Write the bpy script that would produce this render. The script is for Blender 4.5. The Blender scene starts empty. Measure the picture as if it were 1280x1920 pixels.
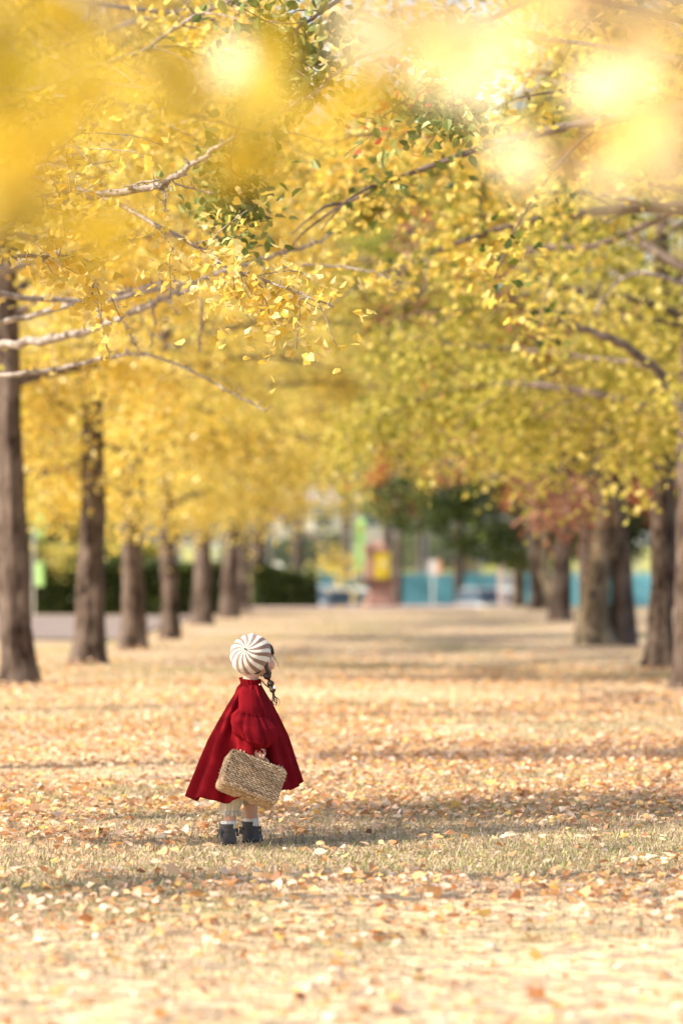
import bpy, math, random
import numpy as np
from mathutils import Vector, Matrix, Euler

SC = bpy.context.scene
PI = math.pi
# ------------------------------------------------------------------ camera
EYE = 1.41                       # eye height (m)
FPX = 7200.0                     # focal length in photo pixels (135 mm on a 24 mm wide frame)
VPX, VPY = 800.0, 1030.0         # where the avenue's direction (+Y) meets the picture
DG = 18.6                        # distance of the child
cd = bpy.data.cameras.new('camera')
cam = bpy.data.objects.new('camera', cd)
SC.collection.objects.link(cam)
SC.camera = cam
cd.sensor_fit = 'HORIZONTAL'
cd.sensor_width = 24.0
cd.lens = 135.0
cd.clip_start = 0.1
cd.clip_end = 6000
cam.location = (0, 0, EYE)
cam.rotation_euler = (PI/2 + math.atan(70/FPX), 0, math.atan(160/FPX))
cd.dof.use_dof = True
cd.dof.focus_distance = DG
cd.dof.aperture_fstop = 2.0
cd.dof.aperture_blades = 0

# ------------------------------------------------------------------ world, sun, exposure
SUN_EL, SUN_PHI = math.radians(37), math.radians(18)
sdir = Vector((-math.cos(SUN_PHI)*math.cos(SUN_EL), -math.sin(SUN_PHI)*math.cos(SUN_EL), math.sin(SUN_EL)))
W = bpy.data.worlds.new('World')
SC.world = W
W.use_nodes = True
wn = W.node_tree
bg = wn.nodes['Background']
sky = wn.nodes.new('ShaderNodeTexSky')
sky.sky_type = 'NISHITA'
sky.sun_disc = False
sky.sun_elevation = SUN_EL
sky.sun_rotation = math.atan2(sdir.x, sdir.y) % (2*PI)
sky.dust_density = 2.5
wn.links.new(sky.outputs[0], bg.inputs[0])
bg.inputs[1].default_value = 0.15
sl = bpy.data.lights.new('sun', 'SUN')
sl.energy = 4.5
sl.angle = math.radians(0.55)
sl.color = (1.0, 0.90, 0.76)
so = bpy.data.objects.new('sun', sl)
SC.collection.objects.link(so)
so.rotation_euler = sdir.to_track_quat('Z', 'Y').to_euler()
vs = SC.view_settings
vs.view_transform = 'Standard'
vs.look = 'None'
vs.gamma = 1.0
vs.use_curve_mapping = False
vs.exposure = 0.92
SC.render.engine = 'CYCLES'
cy = SC.cycles
cy.max_bounces = 8
cy.diffuse_bounces = 4
cy.transmission_bounces = 6
cy.sample_clamp_indirect = 8.0
cy.use_denoising = True

# ------------------------------------------------------------------ helpers
def at(px, py, d):
    """world point seen at photo pixel (px, py) at forward distance d"""
    return np.array([(px-VPX)/FPX*d, d, EYE+(VPY-py)/FPX*d])

def link(o, parent=None):
    SC.collection.objects.link(o)
    if parent is not None:
        o.parent = parent
    return o

def tag(o, label=None, cat=None, group=None, kind=None):
    if label: o['label'] = label
    if cat: o['category'] = cat
    if group: o['group'] = group
    if kind: o['kind'] = kind
    return o

def empty(name, loc, rz=0.0, label=None, cat=None, group=None):
    o = bpy.data.objects.new(name, None)
    o.location = loc
    o.rotation_euler = (0, 0, rz)
    o.empty_display_size = 0.2
    link(o)
    return tag(o, label, cat, group)

class MB:
    """collects vertices and faces (numpy), links them as one mesh object"""
    def __init__(s):
        s.v, s.f, s.c, s.n = [], [], [], 0
    def add(s, V, F, mat=0, col=None):
        V = np.asarray(V, float).reshape(-1, 3)
        if not isinstance(F, (list, tuple)):
            F = [F]
        for a in F:
            a = np.asarray(a, np.int64)
            if a.size:
                m = np.full(len(a), mat, np.int32) if np.isscalar(mat) else np.asarray(mat, np.int32)
                s.f.append((a + s.n, m))
        s.v.append(V)
        if col is None:
            col = np.ones((len(V), 3))
        col = np.asarray(col, float)
        if col.ndim == 1:
            col = np.tile(col, (len(V), 1))
        s.c.append(col)
        s.n += len(V)
        return s
    def mesh(s, name, mats, smooth=False, color=False):
        me = bpy.data.meshes.new(name)
        V = np.concatenate(s.v)
        me.vertices.add(len(V))
        me.vertices.foreach_set('co', V.astype(np.float32).ravel())
        ls, tot, mi, k = [], [], [], 0
        for a, m in s.f:
            n, w = a.shape
            ls.append(k + np.arange(n)*w)
            tot.append(np.full(n, w))
            mi.append(m)
            k += n*w
        me.loops.add(k)
        me.loops.foreach_set('vertex_index', np.concatenate([a.ravel() for a, _ in s.f]).astype(np.int32))
        ls = np.concatenate(ls).astype(np.int32)
        me.polygons.add(len(ls))
        me.polygons.foreach_set('loop_start', ls)
        me.polygons.foreach_set('loop_total', np.concatenate(tot).astype(np.int32))
        for m in (mats if isinstance(mats, (list, tuple)) else [mats]):
            me.materials.append(m)
        me.polygons.foreach_set('material_index', np.concatenate(mi).astype(np.int32))
        me.polygons.foreach_set('use_smooth', np.full(len(ls), bool(smooth)))
        if color:
            C = np.concatenate(s.c)
            at_ = me.color_attributes.new('tint', 'FLOAT_COLOR', 'POINT')
            at_.data.foreach_set('color', np.concatenate([C, np.ones((len(C), 1))], 1).astype(np.float32).ravel())
        me.update(calc_edges=True)
        me.validate()
        return me
    def build(s, name, mats, parent=None, smooth=False, color=False):
        o = bpy.data.objects.new(name, s.mesh(name, mats, smooth, color))
        return link(o, parent)

def box_vf(c, s, rot=None):
    c = np.array(c, float); s = np.array(s, float)/2
    V = np.array([[x, y, z] for x in (-1, 1) for y in (-1, 1) for z in (-1, 1)], float)*s
    if rot is not None:
        V = V @ np.array(rot).T
    F = np.array([[0, 1, 3, 2], [4, 6, 7, 5], [0, 4, 5, 1], [2, 3, 7, 6], [0, 2, 6, 4], [1, 5, 7, 3]])
    return V + c, F

def frames(P):
    P = np.asarray(P, float)
    T = np.gradient(P, axis=0)
    T /= np.linalg.norm(T, axis=1)[:, None] + 1e-12
    ref = np.array([0, 0, 1.0]) if abs(T[0, 2]) < 0.8 else np.array([1.0, 0, 0])
    A = np.zeros_like(P)
    a = np.cross(T[0], ref); a /= np.linalg.norm(a) + 1e-12
    for i in range(len(P)):
        a = a - T[i]*np.dot(a, T[i])
        a /= np.linalg.norm(a) + 1e-12
        A[i] = a
    return T, A, np.cross(T, A)

def tube_vf(P, r, sides=6, cap=True, rad=None):
    """rad: optional (n, sides) multiplier"""
    P = np.asarray(P, float)
    n = len(P)
    r = np.broadcast_to(np.asarray(r, float), (n,))
    T, A, B = frames(P)
    th = np.arange(sides)*2*PI/sides
    m = np.ones((n, sides)) if rad is None else rad
    V = P[:, None] + (A[:, None]*np.cos(th)[None, :, None] + B[:, None]*np.sin(th)[None, :, None])*(r[:, None]*m)[..., None]
    V = V.reshape(-1, 3)
    i = np.arange(n-1)[:, None]*sides
    j = np.arange(sides)[None]
    k = (j+1) % sides
    F = np.stack([i+j, i+k, i+sides+k, i+sides+j], -1).reshape(-1, 4)
    Fs = [F]
    if cap:
        c0, c1 = len(V), len(V)+1
        V = np.vstack([V, P[0], P[-1]])
        j = np.arange(sides); k = (j+1) % sides
        Fs.append(np.stack([np.full(sides, c0), k, j], -1))
        Fs.append(np.stack([np.full(sides, c1), (n-1)*sides+j, (n-1)*sides+k], -1))
    return V, Fs

def loft_vf(rings, closed=True, cap0=False, cap1=False):
    rings = np.asarray(rings, float)
    n, m, _ = rings.shape
    V = rings.reshape(-1, 3)
    i = np.arange(n-1)[:, None]*m
    j = np.arange(m if closed else m-1)[None]
    k = (j+1) % m
    F = [np.stack([i+j, i+k, i+m+k, i+m+j], -1).reshape(-1, 4)]
    j = np.arange(m); k = (j+1) % m
    if cap0:
        F.append(np.stack([np.full(m, len(V)), k, j], -1)); V = np.vstack([V, rings[0].mean(0)])
    if cap1:
        F.append(np.stack([np.full(m, len(V)), (n-1)*m+j, (n-1)*m+k], -1)); V = np.vstack([V, rings[-1].mean(0)])
    return V, F

def ell_vf(c, r, rot=None, nu=14, nv=9):
    v = np.linspace(0, PI, nv)[1:-1]
    u = np.arange(nu)*2*PI/nu
    S = np.stack([np.sin(v)[:, None]*np.cos(u), np.sin(v)[:, None]*np.sin(u), np.cos(v)[:, None]*np.ones(nu)], -1)
    m = len(v)
    V = np.vstack([S.reshape(-1, 3), [0, 0, 1], [0, 0, -1]])*np.array(r, float)
    if rot is not None:
        V = V @ np.array(rot).T
    i = np.arange(m-1)[:, None]*nu; j = np.arange(nu)[None]; k = (j+1) % nu
    F = [np.stack([i+j, i+nu+j, i+nu+k, i+k], -1).reshape(-1, 4)]
    j = np.arange(nu); k = (j+1) % nu
    F.append(np.stack([np.full(nu, m*nu), j, k], -1))
    F.append(np.stack([np.full(nu, m*nu+1), (m-1)*nu+k, (m-1)*nu+j], -1))
    return V + np.array(c, float), F

def smooth_path(pts, n):
    """Catmull-Rom through pts"""
    P = np.asarray(pts, float)
    P = np.vstack([2*P[0]-P[1], P, 2*P[-1]-P[-2]])
    m = len(P)-3
    out = []
    for t in np.linspace(0, m-1e-6, n):
        i = int(t); f = t-i
        a, b, c, d = P[i:i+4]
        out.append(0.5*(2*b+(c-a)*f+(2*a-5*b+4*c-d)*f*f+(3*b-a-3*c+d)*f**3))
    return np.array(out)

def interp(tab, t):
    tab = np.array(tab, float)
    return np.stack([np.interp(t, tab[:, 0], tab[:, i]) for i in range(1, tab.shape[1])], -1)

class SinNoise:
    def __init__(s, seed, n=14, lo=0.5, hi=4.0, dim=2):
        r = np.random.default_rng(seed)
        k = np.exp(r.uniform(math.log(lo), math.log(hi), n))
        d = r.normal(size=(n, dim)); d /= np.linalg.norm(d, axis=1)[:, None]
        s.k = d*k[:, None]; s.p = r.uniform(0, 2*PI, n); s.a = (lo/k)**0.5
        s.a /= math.sqrt((s.a**2).sum()/2)
    def __call__(s, P):
        return (np.sin(np.asarray(P) @ s.k.T + s.p)*s.a).sum(-1)

# ------------------------------------------------------------------ materials
def new_mat(name):
    m = bpy.data.materials.new(name)
    m.use_nodes = True
    nt = m.node_tree
    return m, nt, nt.nodes, nt.links, nt.nodes['Principled BSDF']

def node(nt, typ, **kw):
    n = nt.nodes.new(typ)
    for k, v in kw.items():
        if k.startswith('i_'):
            n.inputs[k[2:].replace('_', ' ')].default_value = v
        else:
            setattr(n, k, v)
    return n

def ramp(nt, stops):
    n = nt.nodes.new('ShaderNodeValToRGB')
    cr = n.color_ramp
    while len(cr.elements) < len(stops):
        cr.elements.new(0.5)
    for e, (p, c) in zip(cr.elements, stops):
        e.position = p; e.color = (*c, 1)
    return n

def simple(name, c0, c1=None, scale=8.0, rough=0.8, bump=0.0, bscale=60.0, stretch=(1, 1, 1), metal=0.0, sheen=0.0, detail=6.0, spec=0.3):
    """noise between two colours in object space, with fine bump"""
    m, nt, N, L, b = new_mat(name)
    b.inputs['Roughness'].default_value = rough
    b.inputs['Metallic'].default_value = metal
    b.inputs['Specular IOR Level'].default_value = spec
    if sheen:
        b.inputs['Sheen Weight'].default_value = sheen
        b.inputs['Sheen Roughness'].default_value = 0.5
    tc = N.new('ShaderNodeTexCoord')
    mp = N.new('ShaderNodeMapping')
    mp.inputs['Scale'].default_value = stretch
    L.new(tc.outputs['Object'], mp.inputs[0])
    nz = node(nt, 'ShaderNodeTexNoise', i_Scale=scale, i_Detail=detail)
    L.new(mp.outputs[0], nz.inputs['Vector'])
    rp = ramp(nt, [(0.3, c0), (0.7, c1 or c0)])
    L.new(nz.outputs[0], rp.inputs[0])
    L.new(rp.outputs[0], b.inputs['Base Color'])
    if bump:
        n2 = node(nt, 'ShaderNodeTexNoise', i_Scale=bscale, i_Detail=4.0)
        L.new(mp.outputs[0], n2.inputs['Vector'])
        bp = node(nt, 'ShaderNodeBump', i_Strength=bump, i_Distance=0.01)
        L.new(n2.outputs[0], bp.inputs['Height'])
        L.new(bp.outputs[0], b.inputs['Normal'])
    return m

def leaf_mat(name, trans=0.5, rough=0.5, warm=(1, 1, 1), obj_tint=False):
    m, nt, N, L, b = new_mat(name)
    a = node(nt, 'ShaderNodeAttribute', attribute_name='tint')
    col = a.outputs['Color']
    if obj_tint:
        oi = N.new('ShaderNodeObjectInfo')
        mx = node(nt, 'ShaderNodeMix', data_type='RGBA', blend_type='MULTIPLY')
        mx.inputs[0].default_value = 1.0
        L.new(col, mx.inputs[6]); L.new(oi.outputs['Color'], mx.inputs[7])
        col = mx.outputs[2]
    L.new(col, b.inputs['Base Color'])
    b.inputs['Roughness'].default_value = rough
    b.inputs['Specular IOR Level'].default_value = 0.35
    t = N.new('ShaderNodeBsdfTranslucent')
    mt = node(nt, 'ShaderNodeMix', data_type='RGBA', blend_type='MULTIPLY')
    mt.inputs[0].default_value = 1.0
    mt.inputs[7].default_value = (*warm, 1)
    L.new(col, mt.inputs[6]); L.new(mt.outputs[2], t.inputs[0])
    ms = N.new('ShaderNodeMixShader')
    ms.inputs[0].default_value = trans
    L.new(b.outputs[0], ms.inputs[1]); L.new(t.outputs[0], ms.inputs[2])
    L.new(ms.outputs[0], N['Material Output'].inputs[0])
    return m

def bark_mat(name, dark, light, pale=None):
    m, nt, N, L, b = new_mat(name)
    b.inputs['Roughness'].default_value = 0.9
    b.inputs['Specular IOR Level'].default_value = 0.15
    tc = N.new('ShaderNodeTexCoord')
    mp = N.new('ShaderNodeMapping'); mp.inputs['Scale'].default_value = (1, 1, 0.16)
    L.new(tc.outputs['Object'], mp.inputs[0])
    nz = node(nt, 'ShaderNodeTexNoise', i_Scale=26.0, i_Detail=6.0, i_Distortion=0.6)
    L.new(mp.outputs[0], nz.inputs['Vector'])
    rp = ramp(nt, [(0.40, dark), (0.60, light)])
    L.new(nz.outputs[0], rp.inputs[0])
    n2 = node(nt, 'ShaderNodeTexNoise', i_Scale=2.6, i_Detail=4.0)
    L.new(tc.outputs['Object'], n2.inputs['Vector'])
    r2 = ramp(nt, [(0.4, (0, 0, 0)), (0.68, (1, 1, 1))])
    L.new(n2.outputs[0], r2.inputs[0])
    mx = node(nt, 'ShaderNodeMix', data_type='RGBA')
    L.new(r2.outputs[0], mx.inputs[0])
    L.new(rp.outputs[0], mx.inputs[6])
    p = pale or tuple(min(1, c*1.35) for c in light)
    mx.inputs[7].default_value = (*p, 1)
    mm = node(nt, 'ShaderNodeMix', data_type='RGBA', blend_type='MULTIPLY')
    mm.inputs[0].default_value = 0.5
    L.new(mx.outputs[2], mm.inputs[6]); L.new(nz.outputs[0], mm.inputs[7])
    L.new(mx.outputs[2], b.inputs['Base Color'])
    bp = node(nt, 'ShaderNodeBump', i_Strength=1.0, i_Distance=0.05)
    L.new(nz.outputs[0], bp.inputs['Height'])
    L.new(bp.outputs[0], b.inputs['Normal'])
    return m

M = {}
M['leaf'] = leaf_mat('ginkgo_leaf', 0.58, 0.4, (1.0, 0.95, 0.8), obj_tint=True)
M['near_leaf'] = leaf_mat('near_ginkgo_leaf', 0.5, 0.36, (1.0, 0.93, 0.72))
M['green_leaf'] = leaf_mat('green_leaf', 0.35, 0.4)
M['litter'] = leaf_mat('fallen_leaf', 0.22, 0.55)
M['blade'] = leaf_mat('grass_blade', 0.25, 0.6)
M['bark'] = bark_mat('ginkgo_bark', (0.022, 0.015, 0.012), (0.135, 0.094, 0.072), (0.19, 0.145, 0.115))
M['bark_pale'] = bark_mat('cherry_bark', (0.05, 0.036, 0.026), (0.21, 0.16, 0.105), (0.34, 0.27, 0.17))
M['twig'] = simple('pale_twig', (0.17, 0.135, 0.11), (0.46, 0.40, 0.35), 22, 0.8, 0.7, 70)
M['limb'] = simple('limb_bark', (0.07, 0.05, 0.04), (0.20, 0.15, 0.125), 9, 0.85, 0.4, 40)

# ------------------------------------------------------------------ ground
gn1 = SinNoise(3, 16, 0.6, 5.0)
gpatch = SinNoise(9, 18, 0.5, 3.0)
lpatch = SinNoise(21, 18, 0.8, 6.0)

def ground_z(x, y):
    x = np.asarray(x, float); y = np.asarray(y, float)
    base = np.interp(y, [-1e4, 95.5, 103, 150, 186, 1e4], [0, 0, -1.42, -1.42, 1.5, 3.0])
    w = np.clip((90-y)/20, 0, 1)*np.clip((12-np.abs(x))/4, 0, 1)
    return base + w*0.014*gn1(np.stack([x, y], -1))

def make_ground():
    xs = np.concatenate([[-3000, -1200, -400, -120, -60, -30, -18], np.arange(-12, 12.01, 0.3), [18, 30, 60, 120, 400, 1200, 3000]])
    ys = np.concatenate([[-600, -100, -30, 0, 5], np.arange(9, 60, 0.3), np.arange(60, 110, 1.5), np.arange(112, 200, 4), [220, 300, 600, 1500, 4000]])
    X, Y = np.meshgrid(xs, ys)
    Z = ground_z(X, Y)
    V, F = loft_vf(np.stack([X, Y, Z], -1), closed=False)
    m, nt, N, L, b = new_mat('dry_lawn')
    b.inputs['Roughness'].default_value = 0.95
    b.inputs['Specular IOR Level'].default_value = 0.1
    tc = N.new('ShaderNodeTexCoord')
    n1 = node(nt, 'ShaderNodeTexNoise', i_Scale=0.45, i_Detail=5.0)
    n2 = node(nt, 'ShaderNodeTexNoise', i_Scale=14.0, i_Detail=8.0, i_Roughness=0.7)
    vo = node(nt, 'ShaderNodeTexVoronoi', i_Scale=13.0)
    for n in (n1, n2, vo):
        L.new(tc.outputs['Object'], n.inputs['Vector'])
    straw = ramp(nt, [(0.25, (0.31, 0.23, 0.145)), (0.5, (0.43, 0.325, 0.215)), (0.75, (0.55, 0.43, 0.30))])
    L.new(n2.outputs[0], straw.inputs[0])
    green = ramp(nt, [(0.3, (0.20, 0.19, 0.06)), (0.7, (0.42, 0.38, 0.16))])
    L.new(n2.outputs[0], green.inputs[0])
    gm = ramp(nt, [(0.50, (0, 0, 0)), (0.66, (0.75, 0.75, 0.75))])
    L.new(n1.outputs[0], gm.inputs[0])
    mx = node(nt, 'ShaderNodeMix', data_type='RGBA')
    L.new(gm.outputs[0], mx.inputs[0]); L.new(straw.outputs[0], mx.inputs[6]); L.new(green.outputs[0], mx.inputs[7])
    # far leaf litter read as flecks of colour
    sx = N.new('ShaderNodeSeparateColor'); L.new(vo.outputs['Color'], sx.inputs[0])
    lr = ramp(nt, [(0.0, (0.76, 0.56, 0.33)), (0.4, (0.80, 0.61, 0.38)), (0.75, (0.76, 0.50, 0.26)), (1.0, (0.60, 0.38, 0.20))])
    L.new(sx.outputs[0], lr.inputs[0])
    lm = ramp(nt, [(0.42, (0, 0, 0)), (0.46, (1, 1, 1))])
    L.new(sx.outputs[1], lm.inputs[0])
    sep = N.new('ShaderNodeSeparateXYZ'); L.new(tc.outputs['Object'], sep.inputs[0])
    fy = node(nt, 'ShaderNodeMapRange'); fy.inputs[1].default_value = 46; fy.inputs[2].default_value = 36
    L.new(sep.outputs[1], fy.inputs[0])
    mu = node(nt, 'ShaderNodeMath', operation='MULTIPLY'); L.new(lm.outputs[0], mu.inputs[0]); L.new(fy.outputs[0], mu.inputs[1])
    gi = node(nt, 'ShaderNodeMath', operation='SUBTRACT'); gi.inputs[0].default_value = 1.0; L.new(gm.outputs[0], gi.inputs[1])
    mu2 = node(nt, 'ShaderNodeMath', operation='MULTIPLY'); L.new(mu.outputs[0], mu2.inputs[0]); L.new(gi.outputs[0], mu2.inputs[1])
    m2 = node(nt, 'ShaderNodeMix', data_type='RGBA')
    L.new(mu2.outputs[0], m2.inputs[0]); L.new(mx.outputs[2], m2.inputs[6]); L.new(lr.outputs[0], m2.inputs[7])
    # the bank beyond the car park is greener mown grass
    fb = node(nt, 'ShaderNodeMapRange'); fb.inputs[1].default_value = 96; fb.inputs[2].default_value = 100
    L.new(sep.outputs[1], fb.inputs[0])
    bank = ramp(nt, [(0.3, (0.30, 0.30, 0.05)), (0.7, (0.50, 0.46, 0.10))])
    L.new(n2.outputs[0], bank.inputs[0])
    m3 = node(nt, 'ShaderNodeMix', data_type='RGBA')
    L.new(fb.outputs[0], m3.inputs[0]); L.new(m2.outputs[2], m3.inputs[6]); L.new(bank.outputs[0], m3.inputs[7])
    L.new(m3.outputs[2], b.inputs['Base Color'])
    bp = node(nt, 'ShaderNodeBump', i_Strength=0.6, i_Distance=0.03)
    L.new(n2.outputs[0], bp.inputs['Height']); L.new(bp.outputs[0], b.inputs['Normal'])
    o = MB().add(V, F).build('ground', m, smooth=True)
    tag(o, kind='structure')
make_ground()

def sheet(name, x0, x1, y0, y1, mat, nx=8, ny=30, dz=0.004):
    X, Y = np.meshgrid(np.linspace(x0, x1, nx), np.linspace(y0, y1, ny))
    V, F = loft_vf(np.stack([X, Y, ground_z(X, Y)+dz], -1), closed=False)
    o = MB().add(V, F).build(name, mat)
    return tag(o, kind='structure')
M['asphalt'] = simple('grey_path', (0.20, 0.16, 0.14), (0.26, 0.205, 0.18), 3, 0.95, 0.3, 80)
sheet('path', -8.6, -4.75, 60, 79.5, M['asphalt'], 14, 80, 0.03)
M['paving'] = simple('pink_paving', (0.42, 0.31, 0.26), (0.54, 0.42, 0.36), 4, 0.9)
sheet('plaza', -4.2, 1.2, 88.5, 95.4, M['paving'], 18, 20, 0.03)
M['tar'] = simple('car_park_asphalt', (0.20, 0.20, 0.20), (0.28, 0.27, 0.26), 2, 0.95)
sheet('car_park', -40, 40, 104, 148, M['tar'], 4, 20, 0.01)

# ------------------------------------------------------------------ leaves
FAN = np.array([[0, 0, 0], [-0.46, 0.55, 0.10], [-0.36, 0.92, 0.06], [-0.02, 0.80, -0.05], [0.36, 0.94, 0.06], [0.47, 0.56, 0.12]])
FANF = np.array([[0, 2, 1], [0, 3, 2], [0, 4, 3], [0, 5, 4]])
QUAD = np.array([[0, 0, 0], [-0.44, 0.62, 0.08], [0, 0.96, -0.03], [0.44, 0.62, 0.08]])
QUADF = np.array([[0, 3, 2, 1]])
OVAL = np.array([[0, 0, 0], [-0.30, 0.30, 0.06], [-0.26, 0.68, 0.04], [0, 1.0, -0.08], [0.26, 0.68, 0.04], [0.30, 0.30, 0.06]])

def rand_basis(n, rng, up=0.0):
    nrm = rng.normal(size=(n, 3)); nrm[:, 2] += up*np.sign(nrm[:, 2]+1e-9)
    nrm /= np.linalg.norm(nrm, axis=1)[:, None]
    a = rng.normal(size=(n, 3)); a[:, 2] -= 0.5
    a -= nrm*(a*nrm).sum(1)[:, None]
    a /= np.linalg.norm(a, axis=1)[:, None] + 1e-9
    b = np.cross(a, nrm)
    return b, a, nrm          # width, along, normal

def leaves_into(mb, pos, size, cols, rng, tmpl=QUAD, faces=QUADF, basis=None, up=0.3, curl=None, mat=0):
    n = len(pos)
    b, a, nn = basis if basis is not None else rand_basis(n, rng, up)
    k = len(tmpl)
    size = np.broadcast_to(size, (n,))
    curl = np.ones(n) if curl is None else curl
    T = tmpl[None]*np.ones((n, 1, 1))
    V = pos[:, None] + size[:, None, None]*(T[..., :1]*b[:, None] + T[..., 1:2]*a[:, None] + T[..., 2:]*curl[:, None, None]*nn[:, None])
    F = (faces[None] + (np.arange(n)*k)[:, None, None]).reshape(-1, faces.shape[1])
    mb.add(V.reshape(-1, 3), F, mat, np.repeat(cols, k, axis=0))

def pick(pal, n, rng, jit=0.12):
    pal = np.array([c[:3] for c in pal]); 
    i = rng.integers(0, len(pal), n)
    return np.clip(pal[i]*(1+rng.normal(size=(n, 1))*jit), 0.005, 0.95)

YEL = [(0.79, 0.62, 0.15), (0.85, 0.70, 0.24), (0.77, 0.59, 0.12), (0.85, 0.73, 0.34), (0.72, 0.60, 0.14), (0.80, 0.58, 0.12), (0.62, 0.57, 0.13)]
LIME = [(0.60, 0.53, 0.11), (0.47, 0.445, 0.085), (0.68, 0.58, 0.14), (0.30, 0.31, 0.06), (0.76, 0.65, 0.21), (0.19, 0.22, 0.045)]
FRESH = [(0.20, 0.245, 0.06), (0.27, 0.30, 0.085), (0.14, 0.18, 0.045), (0.36, 0.35, 0.10)]
GREEN = [(0.10, 0.15, 0.03), (0.16, 0.21, 0.05), (0.20, 0.24, 0.06), (0.07, 0.11, 0.025)]
RED = [(0.50, 0.12, 0.06), (0.42, 0.10, 0.07), (0.55, 0.22, 0.09), (0.35, 0.10, 0.05), (0.60, 0.32, 0.16)]
DARK = [(0.05, 0.075, 0.028), (0.07, 0.10, 0.03), (0.11, 0.13, 0.04), (0.035, 0.05, 0.02)]

# ------------------------------------------------------------------ tree generator
def gen_skeleton(seed, H=11.0, hb=2.7, nl=20, L=3.6, az_center=None, az_spread=PI, subs=8, droop=0.35, elev0=0.35):
    rng = np.random.default_rng(seed)
    limbs, twigs = [], []
    for i in range(nl):
        f = (i+rng.uniform(0, 0.8))/nl
        z = hb + (H*0.86-hb)*f**0.95
        az = i*2.39996+rng.uniform(-0.5, 0.5)
        if az_center is not None:
            az = az_center + (((az+PI) % (2*PI))-PI)/PI*az_spread
        ln = L*(1-0.6*f)*rng.uniform(0.75, 1.12)
        el = elev0 + 0.75*f + rng.normal()*0.12
        P = [np.array([0.0, 0, z])]
        n = 8
        for s in range(n-1):
            t = s/(n-1)
            e = el - droop*(t**1.5)*1.6*(1-f*0.7)
            az += rng.normal()*0.13
            d = np.array([math.cos(az)*math.cos(e), math.sin(az)*math.cos(e), math.sin(e)])
            P.append(P[-1]+d*ln/(n-1))
        P = np.array(P)
        limbs.append((P, 0.055*(1-0.55*f)*ln/L+0.012))
        for k in range(subs):
            t = rng.uniform(0.22, 1.0)
            idx = t*(n-1); a = int(min(idx, n-2)); q = P[a]+(P[a+1]-P[a])*(idx-a)
            d0 = P[a+1]-P[a]; d0 /= np.linalg.norm(d0)
            azz = math.atan2(d0[1], d0[0]) + rng.choice([-1, 1])*rng.uniform(0.4, 1.2)
            ee = math.asin(np.clip(d0[2], -1, 1))*0.5 + rng.normal()*0.35
            l2 = ln*rng.uniform(0.22, 0.5)*(1.1-0.5*t)
            Q = [q]
            for s in range(5):
                e = ee - 0.22*s*droop*2
                azz += rng.normal()*0.2
                Q.append(Q[-1]+np.array([math.cos(azz)*math.cos(e), math.sin(azz)*math.cos(e), math.sin(e)])*l2/5)
            twigs.append((np.array(Q), 0.013))
    return limbs, twigs

def spurs_on(paths, spacing, rng, skip=0.0):
    out = []
    for P in paths:
        seg = np.linalg.norm(np.diff(P, axis=0), axis=1)
        tot = seg.sum()
        n = max(1, int(tot/spacing))
        s = np.sort(rng.uniform(skip, 1, n))*tot
        cum = np.concatenate([[0], np.cumsum(seg)])
        out.append(np.stack([np.interp(s, cum, P[:, k]) for k in range(3)], -1))
    return np.concatenate(out)

def trunk_mb(seed, H, r0, lean=(0, 0), flare=1.35, sides=26, rings=70, top=0.16):
    rng = np.random.default_rng(seed)
    t = np.linspace(0, 1, rings)**1.5
    z = -0.12 + t*(H+0.12)
    wob = np.cumsum(rng.normal(size=(rings, 2))*0.006, axis=0)
    P = np.stack([lean[0]*t+wob[:, 0], lean[1]*t+wob[:, 1], z], -1)
    r = r0*(1-(1-top)*t**0.9)*(1+(flare-1)*np.exp(-np.maximum(z, 0)/0.22))
    th = np.arange(sides)*2*PI/sides
    nz = SinNoise(seed+5, 26, 5, 26, 3)
    pts = np.stack([np.cos(th)[None]*np.ones((rings, 1))*1.0, np.sin(th)[None]*np.ones((rings, 1)), (z*0.22)[:, None]*np.ones(sides)], -1)
    rad = 1+0.08*nz(pts)
    rad += 0.16*np.exp(-np.maximum(z, 0)/0.25)[:, None]*np.sin(5*th+rng.uniform(0, 6))[None]
    V, F = tube_vf(P, r, sides, True, rad)
    mb = MB().add(V, F)
    for k in range(5):
        zz = rng.uniform(0.5, 3.2); i = int(np.argmin(np.abs(z-zz))); a = rng.uniform(0, 2*PI)
        q = P[i]+np.array([math.cos(a), math.sin(a), 0])*r[i]*0.93
        V, F = ell_vf(q, (rng.uniform(.03, .055), rng.uniform(.03, .055), rng.uniform(.05, .10)), None, 10, 7); mb.add(V, F)
    return mb

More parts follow.
